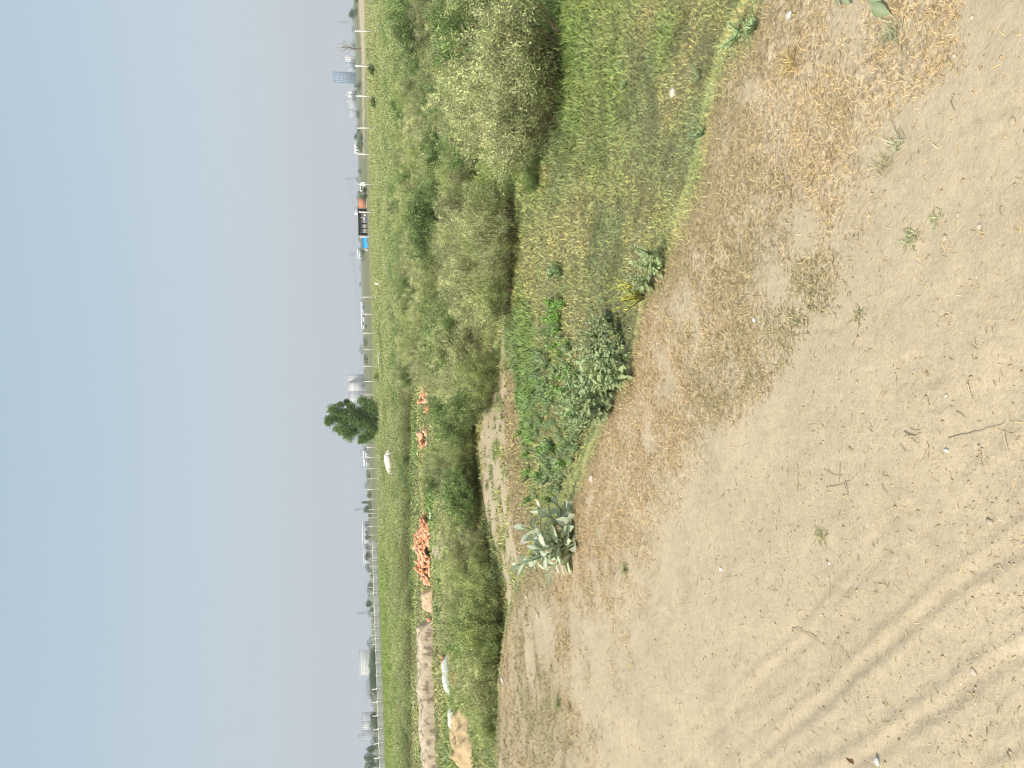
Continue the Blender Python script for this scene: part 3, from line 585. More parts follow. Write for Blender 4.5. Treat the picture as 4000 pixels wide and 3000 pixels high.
# leafy sprig reaching in at the right-hand corner of the road edge
p = gp(3330, -30); root = empty('road_edge_sprig', (p[0], p[1], p[2])); tag(root, 'large toothed green leaves of a plant reaching in at the right edge of the dirt', 'plant')
lf = Acc(); Acc().tube([(0, 0, 0), (-.02, -.03, .05), (-.05, -.05, .07)], [.004, .003, .002], 6, (.3, .32, .15)).obj('stem', M_twig, root)
for a, (tx, ty), L in [(0, (3295, 40), .06), (0, (3345, 25), .055), (0, (3500, 60), .08), (0, (3470, 10), .06), (0, (3420, -20), .07)]:
    q_ = gp(tx, ty)-p; D = unit(q_+A([0, 0, .03])-A([.02, 0, .05])); st_ = q_+A([0, 0, .03])-D*L
    bigleaf(lf, [st_], [D], [A([0, 0, 1.])], L, L*.5, A([.27, .33, .16]), .2, .2, rib=A([.4, .45, .28]), broad=.45)
lf.obj('leaf_cluster', M_big, root, smooth=True)
# weed tufts lying on the dirt
def tuft(X, Y, n, L, col, label, flat=.8):
    p = gp(X, Y); ac = Acc(); P = np.tile(A([0, 0, .002]), (n, 1))+RNG.normal(size=(n, 3))*A([.015, .015, 0])
    blades(ac, P, L*(.5+.7*RNG.random(n)), np.full(n, .0035), RNG.random(n)*6.28, flat*(.6+.4*RNG.random(n)), A(col)*(.7+.6*RNG.random((n, 1))), .3)
    tag(ac.obj('weed_tuft', M_dry, loc=p), label, 'weed')
tuft(3460, 640, 0+40, .045, (.46, .43, .27), 'faded flattened grass tuft on the sand near the right edge')
tuft(3663, 845, 22, .022, (.32, .35, .19), 'tiny green star tuft alone on bare sand')
tuft(3570, 930, 50, .032, (.38, .39, .24), 'low grey green tuft with a runner on the bare sand')
tuft(3360, 1240, 26, .025, (.30, .31, .15), 'small two leaved tuft on sand left of the low grey tuft')
tuft(3210, 2090, 30, .03, (.30, .3, .15), 'small dusty tuft in the middle of the dirt')
tuft(2445, 2225, 60, .06, (.24, .30, .12), 'small leafy weed tuft in dry grass left of the milkweed')
tuft(2185, 2745, 90, .08, (.22, .27, .11), 'green weed tuft with brown stalks on the far left of the bank')
tuft(2230, 2760, 60, .07, (.36, .27, .16), 'brown dead weed tuft beside the green one on the far left of the bank')
tuft(3510, 560, 40, .05, (.44, .43, .3), 'pale splayed grass tuft lying toward the road')
tuft(3490, 130, 60, .045, (.40, .41, .27), 'grey grass tuft beside the leafy sprig at the right edge')
tuft(3100, 250, 50, .08, (.5, .4, .2), 'yellow straw knot in the dry grass near the right')

# sticks on the dirt
ST = [((3710, 1712), (3830, 1685), (3936, 1654), .003, 'long thin stick lying across the bare dirt'), ((3543, 1690), (3575, 1705), (3606, 1690), .004, 'stick on top of the small stick heap'), ((3545, 1685), (3570, 1715), (3600, 1737), .0035, 'slanting stick in the small stick heap'),
      ((3560, 1672), (3585, 1685), (3606, 1680), .003, 'short stick at the right of the small stick heap'), ((3540, 1708), (3565, 1702), (3590, 1715), .003, 'short straw pale stick at the left of the stick heap'),
      ((3628, 1726), (3634, 1771), (3597, 1812), .003, 'bent stick left of the small stick heap'), ((3520, 1735), (3540, 1758), (3565, 1766), .003, 'short dark twig pair beside the stick heap'), ((3120, 1812), (3121, 1870), (3118, 1925), .0035, 'straight pale stick lying beside green tufts'),
      ((3145, 1966), (3132, 1995), (3120, 2024), .004, 'thick short stick at the edge of the tufts'), ((3240, 1840), (3262, 1855), (3298, 1862), .0035, 'curved twig in the middle twig cluster'), ((3285, 1808), (3288, 1850), (3284, 1885), .003, 'straight twig crossing the middle twig cluster'),
      ((3307, 1880), (3314, 1910), (3322, 1945), .0045, 'dark tipped twig below the middle twig cluster'), ((3240, 1905), (3290, 1895), (3340, 1872), .003, 'long twig under the middle twig cluster'), ((3452, 1893), (3460, 1912), (3476, 1927), .003, 'small curved twig on open dirt'),
      ((3934, 1685), (3940, 1730), (3954, 1762), .0035, 'twig at the near end of the long thin stick'), ((3791, 1500), (3800, 1540), (3814, 1563), .003, 'thin wavy twig near the middle of the road'), ((3741, 1606), (3765, 1618), (3778, 1635), .003, 'short arched twig on open dirt'),
      ((3840, 1776), (3842, 1800), (3852, 1825), .003, 'short hooked twig left of the long stick'), ((3100, 2455), (3150, 2470), (3226, 2521), .0035, 'long crooked twig on the left dirt'), ((3244, 2250), (3246, 2300), (3249, 2345), .0035, 'straight twig pointing left on open dirt'),
      ((3285, 2490), (3268, 2518), (3253, 2544), .004, 'pale twig on the gravelly patch at the left'), ((3730, 366), (3728, 400), (3741, 438), .004, 'forked pale stick on sand near the right'), ((3727, 368), (3740, 372), (3755, 362), .003, 'short arm of the forked stick near the right'), ((3714, 944), (3700, 980), (3669, 1012), .003, 'grey twig on sand below the low grey tuft'),
      ((3768, 2895), (3780, 2905), (3792, 2912), .004, 'short dark twig in a tyre rut'), ((3190, 2680), (3192, 2700), (3195, 2720), .003, 'tiny twig near the left gravel'), ((2070, 2400), (2040, 2425), (2000, 2462), .006, 'pale stick leaning over the shadowed bank edge'),
      ((2660, 1420), (2700, 1440), (2740, 1475), .004, 'thin stalk lying in grey green grass'), ((2380, 1380), (2395, 1420), (2410, 1455), .004, 'dry stalk in the grass left of the weed clump'), ((2310, 2340), (2325, 2370), (2335, 2400), .004, 'grey stick in dry grass on the left of the bank')]
for a, b, c, rad, lab in ST:
    P = [gp(*a), gp(*b), gp(*c)]; P = [q_+A([0, 0, rad*1.1]) for q_ in P]; o0 = P[0].copy(); ts = np.linspace(0, 1, 10)
    pts = np.array([(1-t)*(1-2*t)*P[0]+4*t*(1-t)*P[1]+t*(2*t-1)*P[2] for t in ts])-o0; pts += RNG.normal(size=pts.shape)*rad*.35; pts[:, 2] += .003
    cc = A([.60, .50, .34])*random.uniform(.6, 1.15); rad *= .6; tag(Acc().tube(pts, rad*np.linspace(.75, .35, 10)*(1+.15*RNG.random(10)), 6, cc).obj('twig', M_twig, loc=o0, smooth=True), lab, 'twig', 'twigs lying on the dirt')
# stones
def stone(X, Y, size, col, label, flat=.55, name='stone', sink=.2):
    p = gp(X, Y); n = 14; ac = Acc(); v = []; g = np.random.default_rng(int(X*7+Y)); k1 = g.normal(size=(5, 3))*1.6
    for i in range(9):
        th_ = math.pi*i/8
        for j in range(n):
            a = 2*math.pi*j/n; d_ = A([math.sin(th_)*math.cos(a), math.sin(th_)*math.sin(a), math.cos(th_)])
            rad = 1+.12*sum(math.sin(kk@d_+i_) for i_, kk in enumerate(k1))/2; v.append(d_*rad*A([1, .75, flat])*size/2)
    f = [(i*n+j, (i+1)*n+j, (i+1)*n+(j+1) % n, i*n+(j+1) % n) for i in range(8) for j in range(n)]
    ac.add(v, f, A(col)); o = ac.obj(name, M_stone, loc=p+A([0, 0, size*flat*(.5-sink)]), smooth=True); o.rotation_euler = (0, 0, random.random()*6); tag(o, label, 'stone'); return o
for X, Y, s0, c, lab in [(3432, 2975, .026, (.66, .66, .64), 'pale grey white pebble at the left edge of the road'), (3806, 2625, .020, (.58, .5, .38), 'round tan stone casting a dark crescent in the rutted sand'), (3090, 60, .034, (.62, .58, .55), 'whitish angular stone in dry grass at the right edge'),
        (2633, 362, .075, (.66, .58, .5), 'pale pinkish flat stone lying in the green grass'), (2170, 1805, .11, (.62, .55, .45), 'pale stone half buried in the herb patch'), (2316, 1868, .06, (.6, .52, .42), 'small tan stone at the grass edge of the bank'),
        (3745, 840, .014, (.56, .47, .36), 'oval tan pebble on sand near the right'), (3830, 888, .016, (.58, .49, .38), 'triangular tan pebble beside the oval one'), (3700, 1545, .012, (.6, .55, .45), 'tiny pebble on the middle sand'),
        (3695, 930, .018, (.55, .48, .36), 'rounded clod ringed by dry stems'), (3800, 70, .018, (.56, .47, .35), 'pinkish round clod at the right of the sand'), (3730, 220, .016, (.56, .47, .35), 'pinkish oval clod right of the forked stick'),
        (3960, 475, .022, (.50, .42, .3), 'flat brown crusty clod near the right of the road'), (3870, 2040, .022, (.52, .44, .32), 'knobbly clod beside a rut in the middle left'), (2950, 1250, .02, (.85, .83, .8), 'tiny white chip on bare pale sand'),
        (3700, 1760, .016, (.85, .83, .78), 'tiny white shell like chip below the stick heap'), (3240, 2200, .012, (.9, .9, .85), 'tiny white speck stone on the left dirt'), (2060, 2330, .06, (.52, .46, .34), 'grey lump of earth on the path where it meets the bank'),
        (2820, 2222, .022, (.9, .88, .84), 'small white chip in the pale dirt left of centre'), (2105, 2405, .07, (.56, .48, .35), 'pale eroded earth boulder at the head of the sandy path')]:
    stone(X, Y, s0, c, lab)
o = stone(1965, 2655, .07, (.85, .87, .85), 'white plastic scrap at the foot of the dark bushes on the left', .4, 'plastic_scrap')
o['category'] = 'scrap'
p = gp(3343, 2985); ac = Acc(); bigleaf(ac, [A([0, 0, .004])], [A([.5, 1, .15])], [A([.5, -.2, 1.])], .05, .02, A([.20, .10, .055]), .3, .5)
tag(ac.obj('dead_leaf', M_big, loc=p, smooth=True), 'curled dark brown dead leaf at the left edge of the road', 'leaf')

# ------------------------------------------------------------------ bricks, walls and mound in the field
bk = Acc(); bk.box((0, 0, 0), (.24, .115, .075), 0, (.72, .38, .21)); bk.box((0, 0, .0365), (.12, .04, .004), 0, (.5, .24, .13)); brick = bk.mesh('brick', M_brick)
bk = Acc(); bk.box((0, 0, 0), (.24, .115, .075), 0, (.80, .50, .32)); brick2 = bk.mesh('brick', M_brick)
def brick_at(p, label, group, s=1.0):
    o = link('brick', random.choice([brick, brick2])); o.location = p; o.rotation_euler = (random.uniform(-.9, .9), random.uniform(-.9, .9), random.random()*6.28); o.scale = (s, s, s); tag(o, label, 'brick', group)
def pile(Xb, Y0, Y1, hgt, n, label, group, depth=.8, prof=None, s=1.3):
    a, b = hit(Xb, Y0, ZF), hit(Xb, Y1, ZF); L = np.linalg.norm(b-a); u = (b-a)/L; v = A([-u[1], u[0], 0]);
    if v[1] < 0: v = -v
    for i in range(n):
        t = random.random(); hh = hgt*(prof(t) if prof else math.sin(math.pi*min(max(t, .05), .95))**.6); q_ = random.uniform(-1, 1); z_ = hh*(1-abs(q_))*random.uniform(.55, 1.0)
        p = a+u*L*t+v*(depth*(.5+.5*q_)); p[2] = ZF+z_+.04; brick_at(p, label, group, s)
pile(1684, 2045, 2295, .74, 235, 'orange brick tumbled in the big brick pile', 'bricks of the big brick pile', 1.0, lambda t: float(np.interp(t, [0, .15, .45, .6, .8, 1], [.35, .75, .95, 1.0, .55, .3][::-1] if False else [.45, .6, 1.0, .85, .7, .25])), 1.15)
pile(1690, 1515, 1630, .4, 26, 'orange brick strewn in the grass strip under the tree, right of the others', 'bricks strewn in the right grass strip', .8)
pile(1672, 1690, 1760, .35, 14, 'orange brick in the small heap below the cow', 'bricks of the small heap below the cow', .8)
pile(1795, 2660, 2715, .2, 12, 'orange brick beside the white kerb wall', 'bricks beside the white kerb wall', .5, s=1.0)
pile(1690, 2425, 2520, .45, 20, 'orange brick spilled on the end of the rubble wall', 'bricks spilled on the rubble wall', .2, s=1.1)
pile(1745, 2545, 2600, .1, 5, 'orange brick chip near the right end of the white kerb wall', 'brick chips near the white kerb wall', .3, s=.8)
for (X, Y, lab) in [(1775, 2190, 'single brick in grass below the big pile'), (1800, 2245, 'pinkish brick lying on the bare patch below the big pile'), (1785, 2090, 'lone brick right of the bare patch below the pile'), (1805, 2840, 'red broken brick on the orange soil mound')]:
    p = hit(X, Y, ZF)+A([0, 0, .05]); brick_at(p, lab, None, 1.0)
p = hit(1690, 2028, ZF); tag(Acc().tube([(0, 0, .06), (.25, .0, .07), (.3, 0, .07)], [.06, .06, .03], 10, (.85, .86, .85)).obj('plastic_bottle', M_stone, loc=p, smooth=True), 'white plastic bottle lying right of the big brick pile', 'bottle')
def rubble(name, P0, P1, h, wd, col, col2, label, cat, seed, period=.55, pit_shade=.55):
    """lumpy dry-laid wall: a displaced sheet over the two faces and the top"""
    g = np.random.default_rng(seed); L = np.linalg.norm(P1-P0); u = (P1-P0)/L; v = A([-u[1], u[0], 0]); nu = int(L/.045); nv = 26
    T, Vv = np.meshgrid(np.linspace(0, L, nu), np.linspace(0, 1, nv), indexing='ij'); ph = Vv*math.pi; arc = Vv*(2*h+wd)
    te = min(.45, .3*L); ends = sst(0, te, T)*sst(0, te, L-T); top = h*(.80+.08*np.abs(np.sin(T*math.pi/(period*(.8+.5*fbm(T*.3, T*0, 2, 3)))))**.5+.30*fbm(T*1.1, T*0, 3, seed))*(.05+.95*ends)
    bul = .16*(fbm(T*1.6, arc*2, 3, seed+1)-.5)+.08*(fbm(T*5, arc*6, 3, seed+2)-.5)+.04*(fbm(T*13, arc*13, 2, seed+4)-.5)
    z = top*np.sin(ph)**.55*(1+bul*1.2); off = -np.cos(ph)*(wd*.62)*(1+bul*2.4)
    P = P0[None, None]+u[None, None]*T[..., None]+v[None, None]*off[..., None]; P[..., 2] = P0[2]+z-.03
    m1 = fbm(T*6, arc*7, 3, seed+5)[..., None]; C = A(col)*m1+A(col2)*(1-m1)
    C = C*(.72+.4*fbm(T*14, arc*14, 2, seed+6)[..., None])*(1-pit_shade*sst(.60, .70, fbm(T*7, arc*9, 2, seed+8))[..., None])  # shade of small hollows painted into the colour, the sheet is not dented there
    f = np.arange(nu*nv).reshape(nu, nv); f = np.stack([f[:-1, :-1], f[1:, :-1], f[1:, 1:], f[:-1, 1:]], -1).reshape(-1, 4)
    o0 = P0.copy(); ac = Acc(); ac.add((P-o0).reshape(-1, 3), f, C.reshape(-1, 3)); tag(ac.obj(name, M_stone, loc=o0), label, cat); return
rubble('rubble_wall', hit(1688, 2408, ZF), hit(1705, 3080, ZF), .66, .5, (.66, .54, .39), (.50, .42, .31), 'long tan weathered wall of stacked blocks with a scalloped top', 'wall', 501, .6)
rubble('low_wall', hit(1684, 2290, ZF), hit(1688, 2400, ZF), .42, .6, (.85, .58, .38), (.7, .52, .34), 'short orange tan rubble stub between the brick pile and the long wall', 'wall', 521, .5)
rubble('white_kerb_wall', hit(1748, 2545, ZF), hit(1766, 2735, ZF), .24, .26, (1.0, .98, .93), (.85, .84, .78), 'low whitewashed stone kerb wall in the grass', 'wall', 541, .35, .12)
rubble('white_kerb_wall', hit(1770, 2752, ZF), hit(1772, 2862, ZF), .2, .24, (.85, .84, .76), (.62, .64, .52), 'duller left continuation of the whitewashed kerb wall, partly overgrown', 'wall', 551, .4, .2)
# orange soil mound
a0, b0 = hit(1835, 2790, ZF), hit(1845, 3130, ZF); cx = (a0+b0)/2; Lm = np.linalg.norm(b0-a0)/2*1.05; n = 60
gu, gv = np.meshgrid(np.linspace(-1, 1, n), np.linspace(-1, 1, n), indexing='ij'); rad = np.clip(1-(gu**2+gv**2)*(.7+.9*fbm(gu*2.2+5, gv*2.2, 3, 68)), 0, 1)
u = (b0-a0)/np.linalg.norm(b0-a0); v = A([-u[1], u[0], 0]); v = v if v[1] > 0 else -v
P = u*(gu[..., None]*Lm)+v*(gv[..., None]*1.1+.9); P[..., 2] = .40*rad**.8*(.4+1.2*fbm(gu*5, gv*5, 4, 61))-.03
f = np.arange(n*n).reshape(n, n); f = np.stack([f[:-1, :-1], f[1:, :-1], f[1:, 1:], f[:-1, 1:]], -1).reshape(-1, 4)
mm = fbm(gu*5, gv*5, 3, 63)[..., None]; C = A([.62, .45, .26])*mm+A([.48, .36, .2])*(1-mm)
ac = Acc(); ac.add(P.reshape(-1, 3), f, C.reshape(-1, 3)); tag(ac.obj('soil_mound', M_ground, loc=cx, smooth=True), 'low mound of orange brick earth at the far left of the field', 'mound')

# ------------------------------------------------------------------ white cow grazing
p = far(1800, 55); p = A([p[0], p[1], ZF]); root = empty('cow', p, 0); tag(root, 'white cow with a dark grey face grazing in the scrub, lower half hidden', 'cow')
# side view, nose toward -x; x along the body
J = [(.55, 0, 1.10, .24), (.35, 0, 1.12, .29), (.05, 0, 1.05, .33), (-.25, 0, 1.06, .32), (-.50, 0, 1.13, .27), (-.72, 0, 1.05, .19), (-.92, .0, .98, .14), (-1.08, -.02, .92, .12), (-1.20, -.03, .76, .09), (-1.27, -.03, .62, .065)]
vs = [(x, y, z) for x, y, z, r in J]; rs = [r for *_, r in J]; es = [(i, i+1) for i in range(len(J)-1)]
def limb(root_i, pts):
    i0 = root_i
    for x, y, z, r in pts:
        vs.append((x, y, z)); rs.append(r); es.append((i0, len(vs)-1)); i0 = len(vs)-1
for sy in (-1, 1):
    limb(0, [(.60, .15*sy, .82, .15), (.50, .16*sy, .60, .085), (.64, .16*sy, .36, .05), (.60, .16*sy, .10, .042), (.56, .16*sy, .03, .05)])
    limb(4, [(-.50, .14*sy, .78, .11), (-.50, .14*sy, .58, .07), (-.52, .14*sy, .40, .052), (-.50, .14*sy, .12, .038), (-.53, .14*sy, .03, .048)])
limb(0, [(.76, 0, 1.05, .03), (.80, 0, .8, .022), (.80, 0, .5, .02), (.80, 0, .38, .03)])
limb(7, [(-1.02, .14, .82, .035), (-1.0, .22, .80, .03)]); limb(7, [(-1.02, -.18, .82, .035), (-1.0, -.26, .80, .03)])
me = bpy.data.meshes.new('body'); me.from_pydata(vs, es, []); ob = link('body', me)
sk = ob.modifiers.new('s', 'SKIN'); sk.use_smooth_shade = True
for v_, r_ in zip(me.skin_vertices[0].data, rs): v_.radius = (r_, r_)
me.skin_vertices[0].data[0].use_root = True
sb = ob.modifiers.new('u', 'SUBSURF'); sb.levels = 2; sb.render_levels = 2
dg = bpy.context.evaluated_depsgraph_get(); m2 = bpy.data.meshes.new_from_object(ob.evaluated_get(dg)); bpy.data.objects.remove(ob)
n = len(m2.vertices); cc = np.zeros(n*3, np.float32); m2.vertices.foreach_get('co', cc); cc = cc.reshape(-1, 3)
fd = sst(-1.0, -1.1, cc[:, 0])[:, None]; C = A([.80, .74, .66])*(1-fd)+A([.16, .13, .12])*fd
ca = m2.color_attributes.new('Col', 'FLOAT_COLOR', 'POINT'); ca.data.foreach_set('color', np.concatenate([C, np.ones((n, 1))], 1).astype(np.float32).ravel())
m2.materials.clear(); m2.materials.append(M_hide); m2.name = 'body'; link('body', m2, root)
for sy in (-1, 1):
    Acc().tube([(-1.0, .07*sy-.02, .86), (-.97, .13*sy-.02, .96), (-1.0, .15*sy-.02, 1.04)], [.022, .016, .006], 8, (.25, .22, .2)).obj('horn', M_twig, root, smooth=True)
root.scale = (.95, .95, .95); root.location.z = ZF-.12

# ------------------------------------------------------------------ trees
def tree_mesh(seed, h, rad, nl, lf, col, lobes=7, sparse=0, low=.25):
    g = np.random.default_rng(seed); cr = Acc(); tr = Acc(); pts = [A([0, 0, 0]), A([.1*rad, 0, h*.3]), A([-.05*rad, .05*rad, h*.6]), A([0, 0, h*.85])]
    tr.tube(pts, A([.045, .032, .02, .006])*h*.7, 7, (1, 1, 1))
    for i in range(lobes):
        a = 2.4*i+g.random(); zc = h*(low+.12+(.88-low-.12)*((i+.5)/lobes)); rr_ = rad*.62*math.sqrt(max(.08, 1-((zc/h-.5)/.55)**2))*(.6+.6*g.random()); c = A([math.cos(a)*rr_, math.sin(a)*rr_, zc])
        s0 = A([0, 0, max(h*.18, zc-h*.22)]); tr.tube([s0, (s0+c)/2+A([0, 0, .03*h]), c], A([.018, .012, .004])*h*.7, 5)
        lr = rad*(.42+.2*g.random()); n = nl//lobes; d_ = unit(g.normal(size=(n, 3))); q_ = g.random(n)**(.45)
        P = c+d_*(lr*q_)[:, None]*A([1, 1, .8]); k = vnoise(P[:, 0]*2.2/rad*2+50, P[:, 2]*2.2/rad*2+P[:, 1]*3/rad+50, seed) > .34+.3*sparse; P = P[k]; n = len(P)
        cc = A(col)*(.6+.8*g.random(n))[:, None]*(.85+.4*g.random()); leaves(cr, P, g.normal(size=(n, 3)), lf*(.6+.8*g.random(n)), lf*.6*(.6+.8*g.random(n)), cc)
    return cr.mesh('crown', M_leaf), tr.mesh('trunk', M_wood, True)
def put_tree(me, Y, dd, Xtop, label, group=None, h0=1.0, wf=1.0, name='tree'):
    p = far(Y, dd); H = (XH(Y)-Xtop)/FPX*dd+(CAM[2]-ZF); e = empty(name, p, random.random()*6.28); s_ = H/h0; e.scale = (s_*wf, s_*wf, s_); tag(e, label, 'tree', group); link('crown', me[0], e); link('trunk', me[1], e); return e
# the lone tree by the fence
g = np.random.default_rng(3); cr = Acc(); tr = Acc(); dT = 122.0; pT = far(1640, dT); root = empty('tree', pT); tag(root, 'lone leafy green tree behind the fence posts', 'tree')
def tp(X, Y, dy=0): q_ = at_depth(X, Y, dT+dy)-pT; return q_
lob = [(1305, 1605, 1.0), (1290, 1640, .9), (1325, 1630, 1.2), (1300, 1600, .8), (1345, 1610, 1.1), (1370, 1590, .9), (1345, 1680, 1.2), (1320, 1680, .9), (1365, 1700, 1.0), (1385, 1680, 1.0), (1400, 1650, 1.1), (1420, 1665, 1.2), (1425, 1610, 1.2), (1440, 1585, 1.2), (1430, 1640, 1.3), (1450, 1620, 1.2), (1440, 1700, 1.1), (1420, 1712, .9), (1455, 1680, 1.0), (1455, 1660, 1.1), (1415, 1568, .8), (1385, 1620, .7), (1460, 1600, 1.0), (1330, 1580, .5), (1355, 1570, .45), (1410, 1720, .6), (1385, 1640, 1.0), (1362, 1655, 1.0), (1400, 1612, .9), (1345, 1645, .9), (1282, 1650, .6)]
tr.tube([A([-.1, 0, 0]), tp(1455, 1632), tp(1420, 1635), tp(1380, 1628), tp(1340, 1620), tp(1300, 1640)], [.16, .13, .10, .08, .05, .02], 8)
tr.tube([A([.5, .2, 0]), tp(1460, 1610), tp(1440, 1600)], [.12, .1, .05], 7)
for X, Y, lr in lob:
    c = tp(X, Y, g.uniform(-1.4, 1.4)); s0 = tp(min(X+45, 1462), 1632+.2*(Y-1632)); tr.tube([s0, (s0+c)/2, c], [.04, .03, .01], 5)
    n = int(800*lr*lr)+260; d_ = unit(g.normal(size=(n, 3))); P = c+d_*(lr*1.05*g.random(n)**.55)[:, None]*(.7+.6*g.random((n, 1)))
    k = vnoise(P[:, 0]*1.9+90, P[:, 2]*1.9+P[:, 1]*1.3+90, 7) > .27; P = P[k]; n = len(P)
    leaves(cr, P, g.normal(size=(n, 3)), .16+.16*g.random(n), .10+.08*g.random(n), A([.15, .24, .065])*(.5+1.0*g.random(n))[:, None])
cr.obj('crown', M_leaf, root); tr.obj('trunk', M_wood, root, smooth=True)
TM = [tree_mesh(600+i, 1, .5, 1500, .07, (.10, .15, .07), 7) for i in range(4)]; TLOW = [tree_mesh(620+i, 1, .75, 1400, .08, (.11, .16, .075), 6, 0, .0) for i in range(3)]
BARE = tree_mesh(640, 1, .5, 700, .05, (.55, .52, .46), 9, .9)
put_tree(BARE, 188, 300, 1322, 'whitish almost bare tree with sparse leaves right of the glass tower', None, 1.0, 1.0, 'bare_tree')
T = [(56, 1363, 500, 'single dark tree near the right edge of the skyline', 1), (336, 1382, 700, 'small dark tree between the glass tower and the white blocks', 1), (535, 1384, 620, 'dark square topped tree left of the white blocks', 1), (668, 1396, 620, 'small dark tree right of the white van', .8),
     (750, 1398, 600, 'small grey tree behind the white van', 1), (2096, 1425, 430, 'round dark tree on a thin trunk standing alone', 1.0), (2172, 1424, 430, 'second rounded dark tree left of the lone round one', 1.1), (2292, 1440, 430, 'low dark tree left of the two rounded ones', 1.3), (2356, 1429, 420, 'tall loose dark tree right of the faint pylon', 1.0),
     (2381, 1444, 420, 'low dark bush like tree touching the tall loose tree', 1), (1935, 1432, 420, 'broad dark tree at the right end of the left tree group', 1.2), (1962, 1411, 400, 'thin wispy tall tree in the left tree group', .35), (1990, 1420, 420, 'dark twin topped tree at the left end of its group', 1.1), (1968, 1436, 420, 'low dark tree beneath the wispy tree', 1.4),
     (1885, 1433, 700, 'hazy rounded tree before the left tree group', 1.2), (1836, 1431, 800, 'hazy blue tree left of the cow', 1.2), (1725, 1438, 700, 'hazy tree left of the lone leafy tree', 1.3), (1290, 1419, 900, 'hazy blue conical tree on the middle skyline', 1.4), (1452, 1421, 900, 'hazy tree at the right foot of the big apartment block', 1.2),
     (2795, 1446, 350, 'rounded dark tree right of the grey apartment blocks', 1), (2810, 1455, 350, 'low round tree next to the rounded dark tree', 1.2), (2835, 1447, 350, 'broad dark tree before the cream block', 1.3), (2905, 1450, 380, 'dark tree beyond the left end of the wall', 1.3), (2925, 1433, 400, 'wispy tree rising beyond the left end of the wall', .6), (2962, 1426, 330, 'tall ragged tree at the left edge of the skyline', .8), (2992, 1430, 320, 'last ragged dark tree at the left edge of the skyline', .9)]
for i, (Y, Xt, dd, lab, wf) in enumerate(T): put_tree(TM[i % 4] if wf < 1.15 else TLOW[i % 3], Y, dd, Xt, lab, 'trees on the skyline', 1, wf)
for i in range(9): put_tree(TLOW[i % 3], 2545+i*19+random.uniform(-4, 4), 330+random.uniform(-15, 15), 1447+random.uniform(-5, 5), 'dark green tree in the row hiding the foot of the cream block', 'tree row before the cream block', 1, 1.5)
for i in range(48):
    Y = random.uniform(-80, 3080); dd = random.uniform(1000, 1700); H = random.uniform(4, 8); put_tree(TLOW[i % 3], Y, dd, XH(Y)-(H-2.5)/dd*FPX, 'faint hazy tree on the distant tree line', 'distant hazy tree line', 1, 1.6)
for i in range(30):
    Y = random.uniform(-80, 3080); dd = random.uniform(280, 600); H = random.uniform(1.2, 2.6)
    if 700 < Y < 1000 and dd < 300: continue
    put_tree(TLOW[i % 3], Y, dd, XH(Y)-(H-2.5)/dd*FPX, 'low dark thicket dotting the far field', 'thickets dotting the far field', 1, 1.9, 'thicket')
# far cultivated strips
p = far(1325, 123); far_bush = bush_mesh(900, 900, 1, .7, (.16, .28, .07), (.07, .13, .03), .14)
e = empty('shrub', far(1472, 108)); e.scale = (1.2, 1.2, .9); tag(e, 'small dark green bush by the fence under the big apartment block', 'bush'); link('foliage', far_bush[0], e); link('stem', far_bush[1], e)
for (Y, dd, sc, lab) in [(740, 215, 1.5, 'dark green bush before the white van'), (765, 215, 1.5, 'dark green bush right of the brick shed'), (268, 92, .9, 'green bush at the foot of the second fence post'), (395, 84, .9, 'dark leafy bush left of the third fence post')]:
    e = empty('shrub', far(Y, dd), 1); e.scale = (sc*1.4, sc*1.2, sc); tag(e, lab, 'bush'); link('foliage', far_bush[0], e); link('stem', far_bush[1], e)

# ------------------------------------------------------------------ fence posts and precast wall
FY, FD = [0, 118, 500, 1230, 1550, 1900, 2250, 2600], [92, 95, 108, 128, 134, 152, 196, 235]
post = Acc(); post.box((0, 0, 1.2), (.13, .13, 2.4)); post.box((0, 0, .12), (.22, .22, .24)); post.box((.0, -.11, 2.28), (.09, .2, .08)); post.tube([(0, 0, 2.4), (.03, 0, 2.62)], [.012, .012], 5); pm = post.mesh('fence_post', M_conc)
PY = [(118, 'first fence post from the right, thickest of the row'), (256, 'second fence post from the right'), (375, 'third fence post from the right, partly behind a shrub'), (497, 'fence post standing left of the white blocks'), (602, 'fence post above the thin sand line'), (718, 'fence post in front of the white van'), (829, 'fence post in front of the grey shed by the water tank'), (924, 'fence post between the grey shed and the blue tarpaulin'),
      (1160, 'post in front of the hazy building frame'), (1227, 'fence post right of the white shed roof'), (1302, 'fence post beside the conical hazy tree'), (1367, 'fence post midway between the frame building and the big block'), (1431, 'fence post right of the big apartment block'), (1490, 'fence post in front of the big apartment block'), (1543, 'fence post between the big apartment block and the lone tree'), (1602, 'pinkish fence post against the lone tree'),
      (1700, 'short post under the left side of the lone tree'), (1747, 'fence post just left of the lone tree'), (1789, 'fence post above the rump of the cow'), (1832, 'fence post above the head of the cow'), (1870, 'first fence post left of the cow'), (1912, 'fence post by the broad dark tree'), (1950, 'fence post at the wispy tree'), (1992, 'fence post by the twin topped tree'), (2006, None), (2024, None), (2057, None), (2091, 'fence post under the lone round tree'), (2125, None), (2152, None), (2184, None), (2214, None), (2240, None), (2266, None), (2295, None), (2320, None), (2345, None), (2370, None), (2395, None), (2416, None), (2438, None), (2460, None), (2482, None), (2500, None), (2519, None)]
for i, (Y, lab) in enumerate(PY):
    dd = float(np.interp(Y, FY, FD)); e = link('concrete_post', pm); e.location = far(Y, dd); e.rotation_euler = (random.uniform(-.03, .03), random.uniform(-.03, .03), random.random()*.6); e.scale = (1.1 if Y < 1000 else .95, 1.1 if Y < 1000 else .95, random.uniform(.97, 1.04))
    tag(e, lab or 'pale concrete post rising behind the precast wall', 'fence post', 'concrete posts of the fence')
